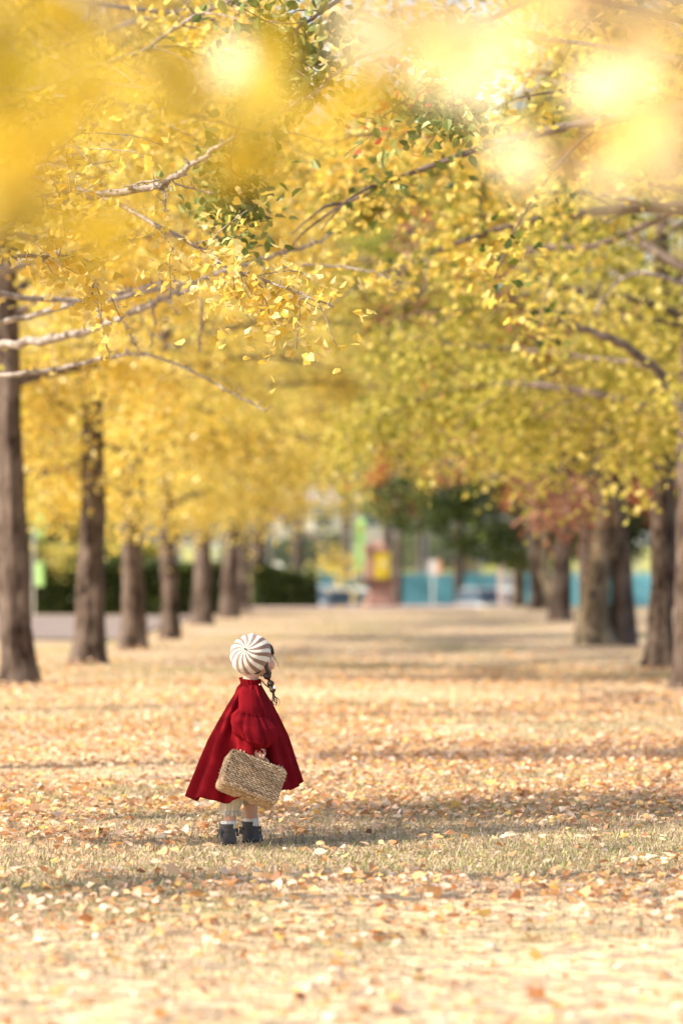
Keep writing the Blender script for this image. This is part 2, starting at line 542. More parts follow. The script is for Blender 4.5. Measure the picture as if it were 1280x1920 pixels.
def tree_meshes(seed, H=11.0, hb=2.7, nl=20, L=3.6, r0=0.19, pal=YEL, spacing=0.085, per=7, size=0.075, fan=False, trunk_mat='bark', limb_mat='limb', extra_pal=None, extra=0.0, spread=0.11, **kw):
    rng = np.random.default_rng(seed+100)
    limbs, twigs = gen_skeleton(seed, H, hb, nl, L, **kw)
    tm = trunk_mb(seed, H*0.9, r0).mesh('trunk', M[trunk_mat], True)
    lb = MB()
    for P, r in limbs:
        V, F = tube_vf(P, np.linspace(r, 0.008, len(P)), 7); lb.add(V, F)
    for P, r in twigs:
        V, F = tube_vf(P, np.linspace(r, 0.004, len(P)), 5); lb.add(V, F)
    lm = lb.mesh('limbs', M[limb_mat], True)
    s = np.concatenate([spurs_on([p for p, _ in limbs], spacing*1.6, rng, 0.22), spurs_on([p for p, _ in twigs], spacing, rng)])
    cl = SinNoise(seed+55, 16, 2.0, 5.5, 3)(s)
    s = s[cl > np.quantile(cl, 0.38)]
    s = np.repeat(s, int(per*1.5), axis=0)
    pos = s + rng.normal(size=s.shape)*spread
    pos[:, 2] -= np.abs(rng.normal(size=len(s)))*0.05
    cols = pick(pal, len(pos), rng)
    if extra > 0:
        # whole twigs that turned otherwise: patches of another colour
        pn = SinNoise(seed+77, 14, 2.0, 6.0, 3)(pos)
        msk = pn > np.quantile(pn, 1-extra)
        cols[msk] = pick(extra_pal, int(msk.sum()), rng)
    cb = MB()
    sz = size*rng.uniform(0.7, 1.2, len(pos))
    if fan:
        leaves_into(cb, pos, sz, cols, rng, FAN, FANF, curl=rng.uniform(0.3, 2.2, len(pos)))
    else:
        leaves_into(cb, pos, sz, cols, rng)
    cm = cb.mesh('crown', M['leaf'], False, True)
    return tm, lm, cm

def place_tree(name, meshes, loc, rz, scale, label, cat, group, tint=(1, 1, 1), trunk_scale=1.0):
    r = empty(name, (loc[0], loc[1], float(ground_z(loc[0], loc[1]))), rz, label, cat, group)
    sd = int(abs(loc[0])*100+loc[1]*37) % 997
    tr = np.random.default_rng(sd)
    own = trunk_mb(sd, 10.0, tr.uniform(0.165, 0.195), lean=tuple(tr.normal(size=2)*0.16), flare=tr.uniform(1.2, 1.5)).mesh('trunk', meshes[0].materials[0], True)
    for nm, me in zip(('trunk', 'limbs', 'crown'), (own,)+tuple(meshes[1:])):
        o = bpy.data.objects.new(nm, me)
        link(o, r)
        s = trunk_scale if nm == 'trunk' else 1.0
        o.scale = (scale*s, scale*s, scale)
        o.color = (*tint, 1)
    return r

# ------------------------------------------------------------------ the avenue's trees
gA = tree_meshes(1, spacing=0.05, per=8, spread=0.15, H=12, hb=3.0, nl=22, L=4.0, pal=YEL)
gB = tree_meshes(2, spacing=0.05, per=8, spread=0.15, H=12, hb=2.3, nl=26, L=4.3, droop=0.5, elev0=0.25, pal=YEL + LIME[:2])
gC = tree_meshes(3, spacing=0.05, per=8, spread=0.15, H=12, hb=2.3, nl=28, L=4.2, droop=0.5, elev0=0.25, pal=LIME + YEL[:3])
gD = tree_meshes(4, spacing=0.05, per=8, spread=0.15, H=12, hb=3.3, nl=22, L=4.2, pal=LIME, extra_pal=RED, extra=0.045)
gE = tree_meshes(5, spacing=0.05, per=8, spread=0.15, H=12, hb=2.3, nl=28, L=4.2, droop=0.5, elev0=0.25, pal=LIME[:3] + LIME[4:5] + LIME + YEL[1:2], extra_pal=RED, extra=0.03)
gY = tree_meshes(6, spacing=0.045, per=9, spread=0.16, H=12, hb=2.0, nl=28, L=4.3, droop=0.5, elev0=0.22, pal=YEL + LIME[:1] + LIME[2:3])
LG = 'ginkgo trees of the row along the grey path'
RG = 'ginkgo trees of the row in the shade'
left_row = [
    (40.0, -4.28, gA, 0.4, 'ginkgo at the picture edge with the stoutest trunk of the row along the grey path', 1.0),
    (46.2, -4.07, gB, 2.2, 'ginkgo whose side limb forks off low, second trunk of the row along the grey path', 0.95),
    (53.4, -4.08, gY, 4.1, 'ginkgo with mossy sunlit left flank, third trunk of the row along the grey path', 1.0),
    (60.6, -4.03, gY, 1.1, 'ginkgo with slim dark trunk, fourth of the row along the grey path', 0.9),
    (71.0, -4.18, gB, 5.2, 'ginkgo with straight trunk, fifth of the row along the grey path', 1.05),
    (78.5, -4.06, gC, 3.0, 'ginkgo with a pale limb near head height, sixth of the row along the grey path', 1.0),
    (86.5, -4.18, gA, 0.2, 'slender far ginkgo, next to last of the row along the grey path', 1.0),
    (92.5, -4.05, gA, 1.9, 'farthest ginkgo of the grey path row, its trunk beside the low clipped hedge', 1.3),
]
ROOT = {}
for d, x, me, rz, lab, ts in left_row:
    ROOT['l', d] = place_tree('ginkgo_tree', me, (x, d), rz, 1.0, lab, 'tree', LG, trunk_scale=ts)
right_row = [
    (39.0, 2.66, gE, 0.9, 'shaded ginkgo cut by the picture edge on the side away from the grey path', 0.85),
    (45.2, 2.72, gE, 2.9, 'shaded ginkgo with rough straight trunk standing before the twin trunked cherry', 0.9),
]
for d, x, me, rz, lab, ts in right_row:
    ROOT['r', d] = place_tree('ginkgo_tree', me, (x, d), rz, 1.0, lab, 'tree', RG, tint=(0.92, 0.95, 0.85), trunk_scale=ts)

# near trees of the left row: high, half bare crowns; only their limbs reach into the picture
hA = tree_meshes(11, H=10, hb=4.0, nl=14, L=3.7, fan=True, size=0.068, spacing=0.085, per=8, subs=7, az_center=0.3, az_spread=1.5, elev0=0.3, limb_mat='twig')
hB = tree_meshes(12, H=10, hb=3.6, nl=16, L=3.9, fan=True, size=0.068, spacing=0.07, per=8, subs=9, az_center=0.1, az_spread=1.5, elev0=0.25, limb_mat='twig')
hC = tree_meshes(13, H=10, hb=4.6, nl=11, L=3.4, fan=True, size=0.068, spacing=0.26, per=4, subs=5, elev0=0.35, limb_mat='twig')
near_left = [
    (33.4, -4.2, hB, 'ginkgo with yellow crown filling the upper corner before the stoutest trunk', 1.0),
    (24.4, -4.2, hA, 'half bare ginkgo whose long pale limbs reach across before the row of trunks', 0.9),
    (19.5, -4.2, hC, 'half bare ginkgo whose sharp yellow sprays and thorny limb hang above the beret', 0.9),
    (15.0, -4.3, hC, 'nearly bare ginkgo beside the lawn whose shade stripes the grass before the child', 1.0),
]
NL = {}
for d, x, me, lab, ts in near_left:
    NL[d] = place_tree('ginkgo_tree', me, (x, d), {33.4: 0.0, 24.4: 0.25, 19.5: -0.15, 15.0: 2.0}[d], 1.0, lab, 'tree', LG, trunk_scale=ts)
# near tree of the right row, still green
kA = tree_meshes(14, H=9, hb=4.0, nl=13, L=3.5, fan=True, size=0.07, spacing=0.085, per=7, pal=YEL[:3] + LIME[:3] + GREEN[2:], subs=6, az_center=PI, az_spread=1.4, elev0=0.3)
NR = {}
for d, lab in ((31.5, 'turning ginkgo whose long pale limb and yellow sprays reach in from the shaded side'),
               (24.0, 'half green ginkgo whose leafy green boughs hang high over the avenue')):
    NR[d] = place_tree('ginkgo_tree', kA, (2.75, d), 0.3 if d > 30 else -0.2, 1.0, lab, 'tree', RG, trunk_scale=0.9)

# ------------------------------------------------------------------ hand-placed boughs
def bough(root, pts, r0, r1, name='branch', mat='twig', n=26, sides=8, spur=True, seed=0):
    """one limb along world points pts, with short spurs; a part of tree root. Returns (object, path)"""
    rng = np.random.default_rng(seed)
    P = smooth_path(pts, n)
    P[1:-1] += rng.normal(size=(n-2, 3))*r0*0.22
    r = np.linspace(r0, r1, n)*(1+rng.normal(size=n)*0.06)
    mb = MB()
    V, F = tube_vf(P, r, sides); mb.add(V, F)
    if spur:
        for i in range(1, n-1):
            for _ in range(2):
                d = rng.normal(size=3); d /= np.linalg.norm(d)
                l = rng.uniform(0.02, 0.05)
                q = P[i]+(P[i+1]-P[i])*rng.uniform()
                V, F = tube_vf([q, q+d*l*0.6, q+d*l+np.array([0, 0, l*0.25])], [r1*0.75+0.001, r1*0.8, r1*0.5], 5); mb.add(V, F)
    return local_part(mb, name, M[mat], root), P

def local_part(mb, name, mat, root, color=False, smooth=True):
    o = mb.build(name, mat, None, smooth, color)
    o.parent = root
    o.matrix_parent_inverse = (Matrix.Translation(root.location) @ Euler(root.rotation_euler).to_matrix().to_4x4()).inverted()
    return o

def leaf_protos(pal, tmpl, faces, mat, n=8, seed=0):
    rng = np.random.default_rng(seed)
    out = []
    for i in range(n):
        mb = MB()
        leaves_into(mb, np.zeros((1, 3)), 1.0, pick([pal[i % len(pal)]], 1, rng, 0.05), rng, tmpl, faces,
                    basis=(np.array([[1., 0, 0]]), np.array([[0., 1, 0]]), np.array([[0., 0, 1]])), curl=np.array([rng.uniform(0.2, 2.2)]))
        out.append(mb.mesh('leaf', mat, False, True))
    return out

FAN2 = np.array([[0, 0, 0], [-0.24, 0.32, 0.05], [-0.50, 0.58, 0.12], [-0.46, 0.80, 0.10], [-0.24, 0.95, 0.02], [-0.03, 0.84, -0.05],
                 [0.22, 0.97, 0.03], [0.45, 0.82, 0.09], [0.51, 0.58, 0.13], [0.23, 0.31, 0.05]])
FAN2F = np.array([[0, i+1, i] for i in range(1, 9)])
P_SHADED = leaf_protos([(0.62, 0.46, 0.05), (0.55, 0.41, 0.04), (0.70, 0.53, 0.08), (0.52, 0.42, 0.045)], FAN2, FAN2F, M['near_leaf'], 8, 8)  # near leaves on the left: shade put into a darker yellow
P_SUNLIT = leaf_protos([(0.86, 0.66, 0.27), (0.88, 0.72, 0.42), (0.85, 0.60, 0.20), (0.88, 0.75, 0.50)], FAN2, FAN2F, M['near_leaf'], 8, 9)  # near leaves on the right: sunlight put into a paler yellow
M['glossy_leaf'] = leaf_mat('glossy_ginkgo_leaf', 0.4, 0.43, (1.0, 0.93, 0.72))
P_GLINT = leaf_protos([(0.88, 0.74, 0.40)], FAN2*np.array([1, 1, 0.05]), FAN2F, M['glossy_leaf'], 2, 10)
P_NEAR = leaf_protos(YEL, FAN2, FAN2F, M['near_leaf'], 10, 3)
P_GREEN = leaf_protos(FRESH, OVAL, FANF, M['green_leaf'], 6, 4)

def leaf_objects(parent, root, pos, size, protos, rng, up=0.3):
    """each leaf an object of its own under the branch part"""
    b, a, nn = rand_basis(len(pos), rng, up)
    inv = (Matrix.Translation(root.location) @ Euler(root.rotation_euler).to_matrix().to_4x4()).inverted()
    for i in range(len(pos)):
        o = bpy.data.objects.new('leaf', protos[rng.integers(len(protos))])
        s = size*rng.uniform(0.75, 1.2)
        m = Matrix(((b[i, 0]*s, a[i, 0]*s, nn[i, 0]*s, pos[i, 0]), (b[i, 1]*s, a[i, 1]*s, nn[i, 1]*s, pos[i, 1]),
                    (b[i, 2]*s, a[i, 2]*s, nn[i, 2]*s, pos[i, 2]), (0, 0, 0, 1)))
        link(o, parent)
        o.matrix_local = inv @ m      # parent sits at the root with identity local offset undone below
        o.matrix_parent_inverse = parent.matrix_parent_inverse.inverted() if False else Matrix()
    return

def spray(root, pts, r0, r1, nleaf, nobj, size, protos, pal, seed, spread=0.10, mat='twig', leafmat='near_leaf', tm=(FAN, FANF), twigs=0, twl=0.4, s0=0.0, n=26, sides=8):
    """a bough with hanging leaves: nobj single leaves, the rest joined"""
    rng = np.random.default_rng(seed)
    br, P = bough(root, pts, r0, r1, n=n, mat=mat, seed=seed, sides=sides)
    paths = [P[int(s0*len(P)):]]
    if twigs:
        mb = MB()
        for k in range(twigs):
            i = rng.integers(int(s0*len(P))+1, len(P)-1)
            d = P[i]-P[i-1]; d /= np.linalg.norm(d)
            d = d*0.5+rng.normal(size=3)*0.55; d[2] -= 0.15; d /= np.linalg.norm(d)
            l = twl*rng.uniform(0.5, 1.2)
            Q = [P[i]]
            for s in range(5):
                d = d+rng.normal(size=3)*0.16+np.array([0, 0, -0.06]); d /= np.linalg.norm(d)
                Q.append(Q[-1]+d*l/5)
            V, F = tube_vf(Q, np.linspace(r1*0.9, 0.0022, 6), 5); mb.add(V, F)
            paths.append(np.array(Q))
        local_part(mb, 'twig', M[mat], root)['kind'] = 'stuff'
    s = spurs_on(paths, 0.05, rng)
    idx = rng.integers(0, len(s), nleaf)
    pos = s[idx]+rng.normal(size=(nleaf, 3))*spread
    pos[:, 2] -= np.abs(rng.normal(size=nleaf))*spread*0.5
    if nobj:
        inv = (Matrix.Translation(root.location) @ Euler(root.rotation_euler).to_matrix().to_4x4()).inverted()
        b, a, nn = rand_basis(nobj, rng, 0.3)
        for i in range(nobj):
            o = bpy.data.objects.new('leaf', protos[rng.integers(len(protos))])
            z = size*rng.uniform(0.75, 1.2)
            m = Matrix(((b[i, 0]*z, a[i, 0]*z, nn[i, 0]*z, pos[i, 0]), (b[i, 1]*z, a[i, 1]*z, nn[i, 1]*z, pos[i, 1]),
                        (b[i, 2]*z, a[i, 2]*z, nn[i, 2]*z, pos[i, 2]), (0, 0, 0, 1)))
            link(o, br)
            o.matrix_basis = m        # branch meshes hold world coordinates, so the leaf's place in the branch is its world place
    if nleaf > nobj:
        mb = MB()
        q = pos[nobj:]
        leaves_into(mb, q, size*rng.uniform(0.75, 1.2, len(q)), pick(pal, len(q), rng), rng, *tm, curl=rng.uniform(0.3, 2.2, len(q)))
        o = local_part(mb, 'foliage', M[leafmat], root, True, False)
        o['kind'] = 'stuff'
    return br, P

A = at
# tree level with the child: sprays in focus
t20 = NL[19.5]
spray(t20, [(-4.2, 19.5, 3.6), A(60, 330, 20.0), A(330, 440, 19.6), A(430, 500, 19.4), A(540, 540, 19.3), A(625, 575, 19.2)], 0.016, 0.004, 520, 70, 0.056, P_NEAR, YEL[1:4], 31, 0.085, twigs=20, twl=0.30, s0=0.34)
spray(t20, [(-4.2, 19.5, 4.0), A(-60, 420, 19.8), A(60, 310, 19.5), A(160, 240, 19.5)], 0.02, 0.005, 260, 40, 0.062, P_NEAR, YEL[:6], 32, 0.11, twigs=14, twl=0.5, s0=0.4)
bough(t20, [(-4.2, 19.5, 3.0), A(-150, 420, 20.2), A(235, 357, 20.0), A(310, 340, 19.8), A(380, 292, 19.6), A(440, 255, 19.5)], 0.026, 0.011, seed=33, n=34)
bough(t20, [A(300, 342, 19.85), A(310, 370, 19.8), A(308, 395, 19.8)], 0.006, 0.003, 'twig', n=9, seed=34)
bough(t20, [A(235, 357, 20.0), A(255, 342, 19.9), A(300, 335, 19.8)], 0.008, 0.004, 'twig', n=10, seed=35)
bough(t20, [A(320, 340, 19.8), A(360, 352, 19.75), A(400, 360, 19.7)], 0.006, 0.003, 'twig', n=10, seed=36)
spray(t20, [(-4.2, 19.5, 3.2), A(-80, 500, 20), A(30, 480, 20), A(90, 478, 20), A(170, 490, 20), A(172, 560, 20)], 0.016, 0.004, 150, 40, 0.062, P_NEAR, YEL[:6], 37, 0.07, twigs=8, twl=0.3, s0=0.4)
# the pale bare limbs of the tree behind it
t26 = NL[24.4]
bough(t26, [(-4.2, 24.5, 2.5), A(-200, 660, 26.6), A(0, 647, 26.4), A(120, 628, 26.0), A(220, 598, 25.6), A(300, 560, 25.2), A(376, 533, 25)], 0.042, 0.014, seed=41, n=36)
bough(t26, [(-4.2, 24.5, 2.7), A(-200, 610, 26.2), A(0, 602, 25.6), A(120, 573, 25.2), A(230, 548, 25), A(300, 530, 24.8), A(360, 530, 24.6)], 0.028, 0.009, seed=42, n=34)
bough(t26, [(-4.2, 24.5, 2.3), A(-150, 710, 26.5), A(20, 700, 26), A(110, 690, 26), A(190, 672, 25.6), A(270, 662, 25.2)], 0.024, 0.009, seed=43, n=30)
bough(t26, [A(270, 662, 25.2), A(350, 690, 25), A(430, 735, 24.8), A(500, 770, 24.6)], 0.009, 0.004, seed=44, n=22)
bough(t26, [A(300, 545, 25), A(320, 570, 25), A(335, 590, 25)], 0.008, 0.004, 'twig', n=8, seed=45)
bough(t26, [A(372, 535, 25), A(378, 590, 25), A(372, 660, 25)], 0.009, 0.004, 'twig', n=14, seed=46)
bough(t26, [A(285, 570, 25.2), A(290, 610, 25.2), A(282, 650, 25.2)], 0.007, 0.003, 'twig', n=10, seed=47)
bough(t26, [A(215, 560, 25), A(235, 610, 25), A(262, 660, 25)], 0.009, 0.004, 'twig', n=12, seed=48)
spray(t26, [A(172, 490, 22), A(180, 560, 22), A(190, 610, 22), A(205, 670, 22)], 0.009, 0.004, 30, 10, 0.06, P_NEAR, YEL, 49, 0.05, n=16)
bough(t26, [(-4.2, 24.5, 3.3), A(100, 560, 26), A(300, 540, 26), A(446, 500, 26), A(520, 475, 26), A(590, 455, 26), A(650, 416, 26)], 0.024, 0.008, seed=50, n=36)
spray(t26, [A(490, 505, 25), A(560, 495, 25), A(640, 500, 25), A(700, 510, 24.8), A(755, 530, 24.6)], 0.012, 0.004, 60, 20, 0.062, P_NEAR, YEL, 51, 0.05, n=20)
spray(t26, [(-4.2, 24.5, 4.6), A(30, 165, 24), A(150, 130, 24), A(270, 90, 24), A(350, 35, 24), A(430, 0, 24), A(480, -30, 24)], 0.022, 0.008, 420, 20, 0.06, P_NEAR, YEL[:6], 52, 0.14, twigs=22, twl=0.7, s0=0.3, n=34)
spray(t26, [(-4.2, 24.5, 4.4), A(-40, 200, 24), A(60, 160, 24), A(150, 150, 24), A(162, 230, 24)], 0.018, 0.007, 200, 10, 0.06, P_NEAR, YEL[:6], 53, 0.14, twigs=14, twl=0.6, s0=0.3)
# unseen low leafy boughs on the near trees, added to shade lawn and child
for k, (rt, d, x0, z0, z1, ln, cnt, sd) in enumerate([
        (19.5, 17.62, -4.25, 2.15, 3.10, 0.26, 1100, 91), (19.5, 17.75, -4.5, 3.2, 4.5, 0.35, 700, 92), (19.5, 19.4, -4.2, 3.2, 4.8, 0.42, 2300, 93),
        (15.0, 14.6, -4.3, 1.7, 2.7, 0.16, 200, 94), (15.0, 15.1, -4.2, 3.3, 4.6, 0.22, 420, 95), (15.0, 14.0, -4.4, 3.0, 4.4, 0.2, 260, 96),
        (24.4, 24.2, -4.2, 3.5, 5.0, 0.5, 2200, 97), (24.4, 22.6, -4.3, 1.9, 2.9, 0.35, 600, 98), (19.5, 18.7, -4.2, 2.7, 4.6, 0.40, 1700, 191), (15.0, 15.4, -4.2, 2.2, 3.4, 0.22, 500, 192), (19.5, 20.3, -4.3, 3.6, 4.8, 0.35, 1100, 193), (24.4, 25.0, -4.2, 3.0, 4.4, 0.4, 900, 194), (33.4, 31.5, -4.2, 2.6, 4.8, 0.7, 900, 99)]):
    tz = NL[rt].location
    spray(NL[rt], [(tz.x, tz.y, z1+0.35), (x0-0.1, (d+tz.y)/2, z1+0.3), (x0, d, z1), (x0+0.05, d, (z0+z1)/2), (x0, d+0.05, z0)], 0.02, 0.005, int(cnt*1.1), 0, 0.075, P_NEAR, YEL, sd, ln*0.42, twigs=12, twl=0.5, s0=0.45)
# half green boughs of the tree on the shaded side
t24 = NR[24.0]
spray(t24, [(2.75, 24, 4.4), A(1100, 0, 22), A(930, 30, 21), A(860, 70, 20.6), A(845, 140, 20.5), A(850, 200, 20.5)], 0.02, 0.005, 420, 50, 0.075, P_GREEN, FRESH, 61, 0.085, 'limb', 'green_leaf', (OVAL, FANF), twigs=10, twl=0.35, s0=0.55)
spray(t24, [(2.75, 24, 4.6), A(950, -60, 22), A(720, -30, 21), A(600, 20, 20.6), A(540, 80, 20.4), A(520, 180, 20.3)], 0.02, 0.005, 620, 60, 0.072, P_GREEN, FRESH, 62, 0.12, 'limb', 'green_leaf', (OVAL, FANF), twigs=16, twl=0.45, s0=0.55)
spray(t24, [A(560, 60, 20.4), A(470, 180, 20.6), A(440, 260, 20.8), A(430, 330, 20.8), A(425, 385, 20.8)], 0.01, 0.004, 380, 40, 0.072, P_GREEN, FRESH, 63, 0.09, 'limb', 'green_leaf', (OVAL, FANF), twigs=8, twl=0.3, s0=0.55)
spray(t24, [A(840, 60, 20.8), A(790, 160, 21.5), A(740, 200, 22), A(700, 230, 22)], 0.01, 0.004, 200, 10, 0.075, P_GREEN, FRESH + RED[:1], 64, 0.12, 'limb', 'green_leaf', (OVAL, FANF), twigs=8, twl=0.4)
bough(t24, [(2.75, 24, 4.3), A(900, 60, 21), A(690, 102, 20.6), A(640, 128, 20.4), A(600, 165, 20.3), A(560, 192, 20.2), A(522, 210, 20.2)], 0.014, 0.007, seed=65, n=34)
# long limb of the shaded row
t39 = NR[31.5]
bough(t39, [(2.75, 31.5, 2.4), A(1300, 800, 33), A(1240, 705, 36), A(1180, 680, 38), A(1080, 668, 39), A(980, 655, 40), A(880, 648, 40), A(760, 632, 40)], 0.038, 0.014, seed=66, n=40, mat='limb')
bough(t39, [A(1250, 715, 35), A(1200, 668, 35), A(1130, 628, 35), A(1060, 605, 35), A(1000, 580, 35)], 0.050, 0.024, seed=67, n=26, mat='limb')
bough(t39, [(2.75, 31.5, 3.4), A(1240, 520, 31), A(1190, 513, 31), A(1150, 535, 31), A(1110, 590, 31)], 0.022, 0.01, seed=68, n=22)
spray(t39, [(2.75, 31.5, 4.0), A(1200, 380, 31), A(1050, 350, 31), A(920, 330, 31), A(900, 400, 31), A(895, 470, 31)], 0.02, 0.006, 900, 0, 0.065, P_NEAR, YEL + LIME, 69, 0.13, 'limb', twigs=16, twl=0.5, s0=0.4)
spray(t39, [(2.75, 31.5, 4.2), A(1000, 290, 31), A(850, 260, 31), A(720, 250, 31), A(640, 250, 31)], 0.02, 0.006, 1000, 0, 0.065, P_NEAR, YEL[:6], 70, 0.16, 'limb', twigs=16, twl=0.6, s0=0.3)
bough(t39, [(2.75, 31.5, 4.6), A(1150, 450, 33), A(1000, 470, 33.5), A(900, 520, 34), A(830, 480, 34), A(760, 430, 34)], 0.035, 0.014, seed=166, n=34, mat='limb')
spray(t39, [(2.75, 31.5, 5.2), A(1000, 60, 31), A(820, 60, 31), A(690, 70, 31), A(600, 50, 31)], 0.02, 0.006, 900, 0, 0.068, P_NEAR, YEL[:4], 170, 0.22, 'limb', twigs=16, twl=0.6, s0=0.4)
spray(t26, [(-4.2, 24.5, 5.2), A(300, 20, 26), A(520, 40, 26), A(700, 20, 26)], 0.018, 0.006, 700, 0, 0.066, P_NEAR, YEL[:5], 171, 0.20, twigs=14, twl=0.6, s0=0.4)
spray(t39, [A(1260, 700, 33), A(1230, 750, 34), A(1225, 780, 34)], 0.012, 0.004, 70, 0, 0.075, P_NEAR, LIME[:3], 71, 0.12, 'limb')

# drooping low boughs of the row trees, veiling the upper trunks
for k, (key, pts, cnt, sp, pal) in enumerate([
        (('l', 46.2), [(60, 760, 45.5), (130, 740, 44.5), (230, 770, 44), (330, 830, 44)], 1500, 0.26, YEL),
        (('l', 46.2), [(130, 700, 46), (60, 760, 46), (40, 860, 46), (90, 900, 46)], 900, 0.22, YEL),
        (('l', 53.4), [(250, 800, 53), (300, 830, 51), (260, 900, 50), (200, 965, 50)], 1400, 0.26, YEL[:3] + LIME[:1]),
        (('l', 53.4), [(250, 780, 53), (350, 800, 52), (430, 850, 52), (470, 910, 52)], 1500, 0.28, YEL[:3] + LIME[:1]),
        (('l', 60.6), [(320, 820, 60), (290, 870, 58), (250, 930, 58), (215, 985, 58)], 1500, 0.26, YEL[:4] + LIME[:1]),
        (('l', 60.6), [(320, 800, 60), (420, 850, 59), (500, 900, 59), (520, 960, 59)], 1600, 0.30, YEL[:3] + LIME[:1]),
        (('l', 71.0), [(376, 830, 71), (450, 880, 69), (540, 900, 69), (600, 930, 69)], 1700, 0.34, YEL[:3] + LIME[:2]),
        (('l', 71.0), [(376, 850, 71), (350, 900, 69), (330, 940, 69)], 1100, 0.28, YEL[:3] + LIME[:1]),
        (('l', 78.5), [(425, 860, 78), (500, 900, 76), (560, 930, 76), (640, 935, 76)], 1500, 0.34, YEL[:3] + LIME[:2]),
        (('r', 45.2), [(1225, 740, 45), (1150, 740, 44), (1080, 780, 43), (1040, 830, 43)], 1500, 0.26, LIME[:3] + LIME[4:5]),
        (('r', 45.2), [(1225, 720, 45), (1130, 690, 43), (1000, 740, 42), (930, 790, 42)], 1500, 0.28, LIME[:3] + LIME[4:5]),
        (('r', 39.0), [(1285, 720, 39), (1240, 740, 38), (1200, 790, 37.5), (1160, 820, 37.5)], 700, 0.16, LIME[:3] + YEL[1:2]),
        (('r', 39.0), [(1285, 640, 39), (1150, 600, 37), (1050, 560, 36), (960, 560, 36)], 700, 0.22, LIME[:3] + LIME[4:5])]):
    rt = ROOT[key]
    P0 = A(*pts[0])
    spray(rt, [(rt.location.x, rt.location.y, P0[2]+0.3)]+[A(p[0], p[1]-(48 if key[0] == 'l' else 25), p[2]) for p in pts], 0.03, 0.008, cnt, 0, 0.085, P_NEAR, pal, 700+k, sp, 'limb', 'near_leaf', (QUAD, QUADF), twigs=12, twl=0.8, s0=0.2)

# ------------------------------------------------------------------ near trees whose low leaves blur across the lens
nearA = tree_meshes(21, H=8, hb=3.6, nl=7, L=2.2, fan=True, size=0.07, spacing=0.2, per=5, subs=5, az_center=2.6, az_spread=1.0)
nl_ = place_tree('ginkgo_tree', nearA, (-3.4, 6.4), 0.0, 1.0, 'very near ginkgo whose mustard yellow leaves hang blurred in the upper corner', 'tree', 'ginkgo trees beside the camera')
nr_ = place_tree('ginkgo_tree', nearA, (2.4, 4.6), 3.3, 1.0, 'very near ginkgo whose glowing pale leaves hang blurred in the upper corner', 'tree', 'ginkgo trees beside the camera')

def near_spray(root, pts, leaves, seed, size=0.07, d_j=0.12, glint=0, protos=None):
    protos = protos or P_SUNLIT
    rng = np.random.default_rng(seed)
    br, P = bough(root, pts, 0.012, 0.003, n=24, seed=seed, spur=False)
    b, a, nn = rand_basis(len(leaves), rng, 0.6)
    hv = np.array(sdir)+np.array([-0.03, -0.99, -0.11]); hv /= np.linalg.norm(hv)
    for g in range(len(leaves)-glint, len(leaves)):
        q = hv+rng.normal(size=3)*0.055; q /= np.linalg.norm(q)
        t = np.cross(q, rng.normal(size=3)); t /= np.linalg.norm(t)
        nn[g], a[g], b[g] = q, t, np.cross(t, q)
    for i, (px, py, d) in enumerate(leaves):
        p = A(px, py, d+rng.normal()*d_j)
        hot = i >= len(leaves)-glint
        o = bpy.data.objects.new('leaf', P_GLINT[0] if hot else protos[rng.integers(len(protos))])
        z = 0.046 if hot else size*rng.uniform(0.8, 1.2)
        o.matrix_basis = Matrix(((b[i, 0]*z, a[i, 0]*z, nn[i, 0]*z, p[0]), (b[i, 1]*z, a[i, 1]*z, nn[i, 1]*z, p[1]),
                                 (b[i, 2]*z, a[i, 2]*z, nn[i, 2]*z, p[2]), (0, 0, 0, 1)))
        link(o, br)
    return br

def blob(cx, cy, sx, sy, n, d, rng):
    return [(cx+rng.normal()*sx, cy+rng.normal()*sy, d) for _ in range(n)]
rg = np.random.default_rng(5)
near_spray(nl_, [(-3.4, 6.4, 3.3), (-1.2, 4.2, 2.35), A(-300, -120, 3.5), A(0, 60, 3.5), A(150, 120, 3.5)], blob(50, 70, 85, 70, 17, 3.5, rg), 81, protos=P_SHADED)
near_spray(nl_, [(-3.4, 6.4, 3.1), (-1.2, 4.2, 2.2), A(-300, 250, 3.5), A(0, 350, 3.5), A(90, 420, 3.5)], blob(35, 330, 55, 90, 22, 3.5, rg), 82, protos=P_SHADED)
near_spray(nl_, [(-3.4, 6.4, 3.5), (-1.0, 4.4, 2.4), A(100, -60, 3.8), A(300, 130, 3.8), A(480, 220, 3.8)], blob(270, 170, 70, 35, 8, 3.8, rg) + blob(430, 195, 65, 30, 12, 3.8, rg) + blob(620, 170, 60, 50, 7, 3.8, rg) + [(390, 135, 3.7)], 83, glint=1, protos=P_SHADED)
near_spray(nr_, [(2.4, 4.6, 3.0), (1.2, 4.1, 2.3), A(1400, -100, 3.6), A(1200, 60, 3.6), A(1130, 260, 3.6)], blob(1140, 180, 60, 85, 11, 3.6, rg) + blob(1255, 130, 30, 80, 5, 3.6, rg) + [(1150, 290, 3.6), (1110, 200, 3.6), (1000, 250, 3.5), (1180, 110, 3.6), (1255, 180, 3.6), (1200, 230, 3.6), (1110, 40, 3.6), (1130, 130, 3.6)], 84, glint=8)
near_spray(nr_, [(2.4, 4.6, 3.2), (1.2, 4.1, 2.4), A(1350, -60, 3.4), A(1000, 10, 3.4), A(740, 60, 3.4)], blob(1050, 15, 120, 25, 10, 3.4, rg) + blob(800, 5, 70, 18, 5, 3.4, rg) + [(715, 112, 3.5), (790, 118, 3.6), (940, 155, 3.5), (985, 75, 3.5), (1060, 20, 3.5)], 85, glint=5)

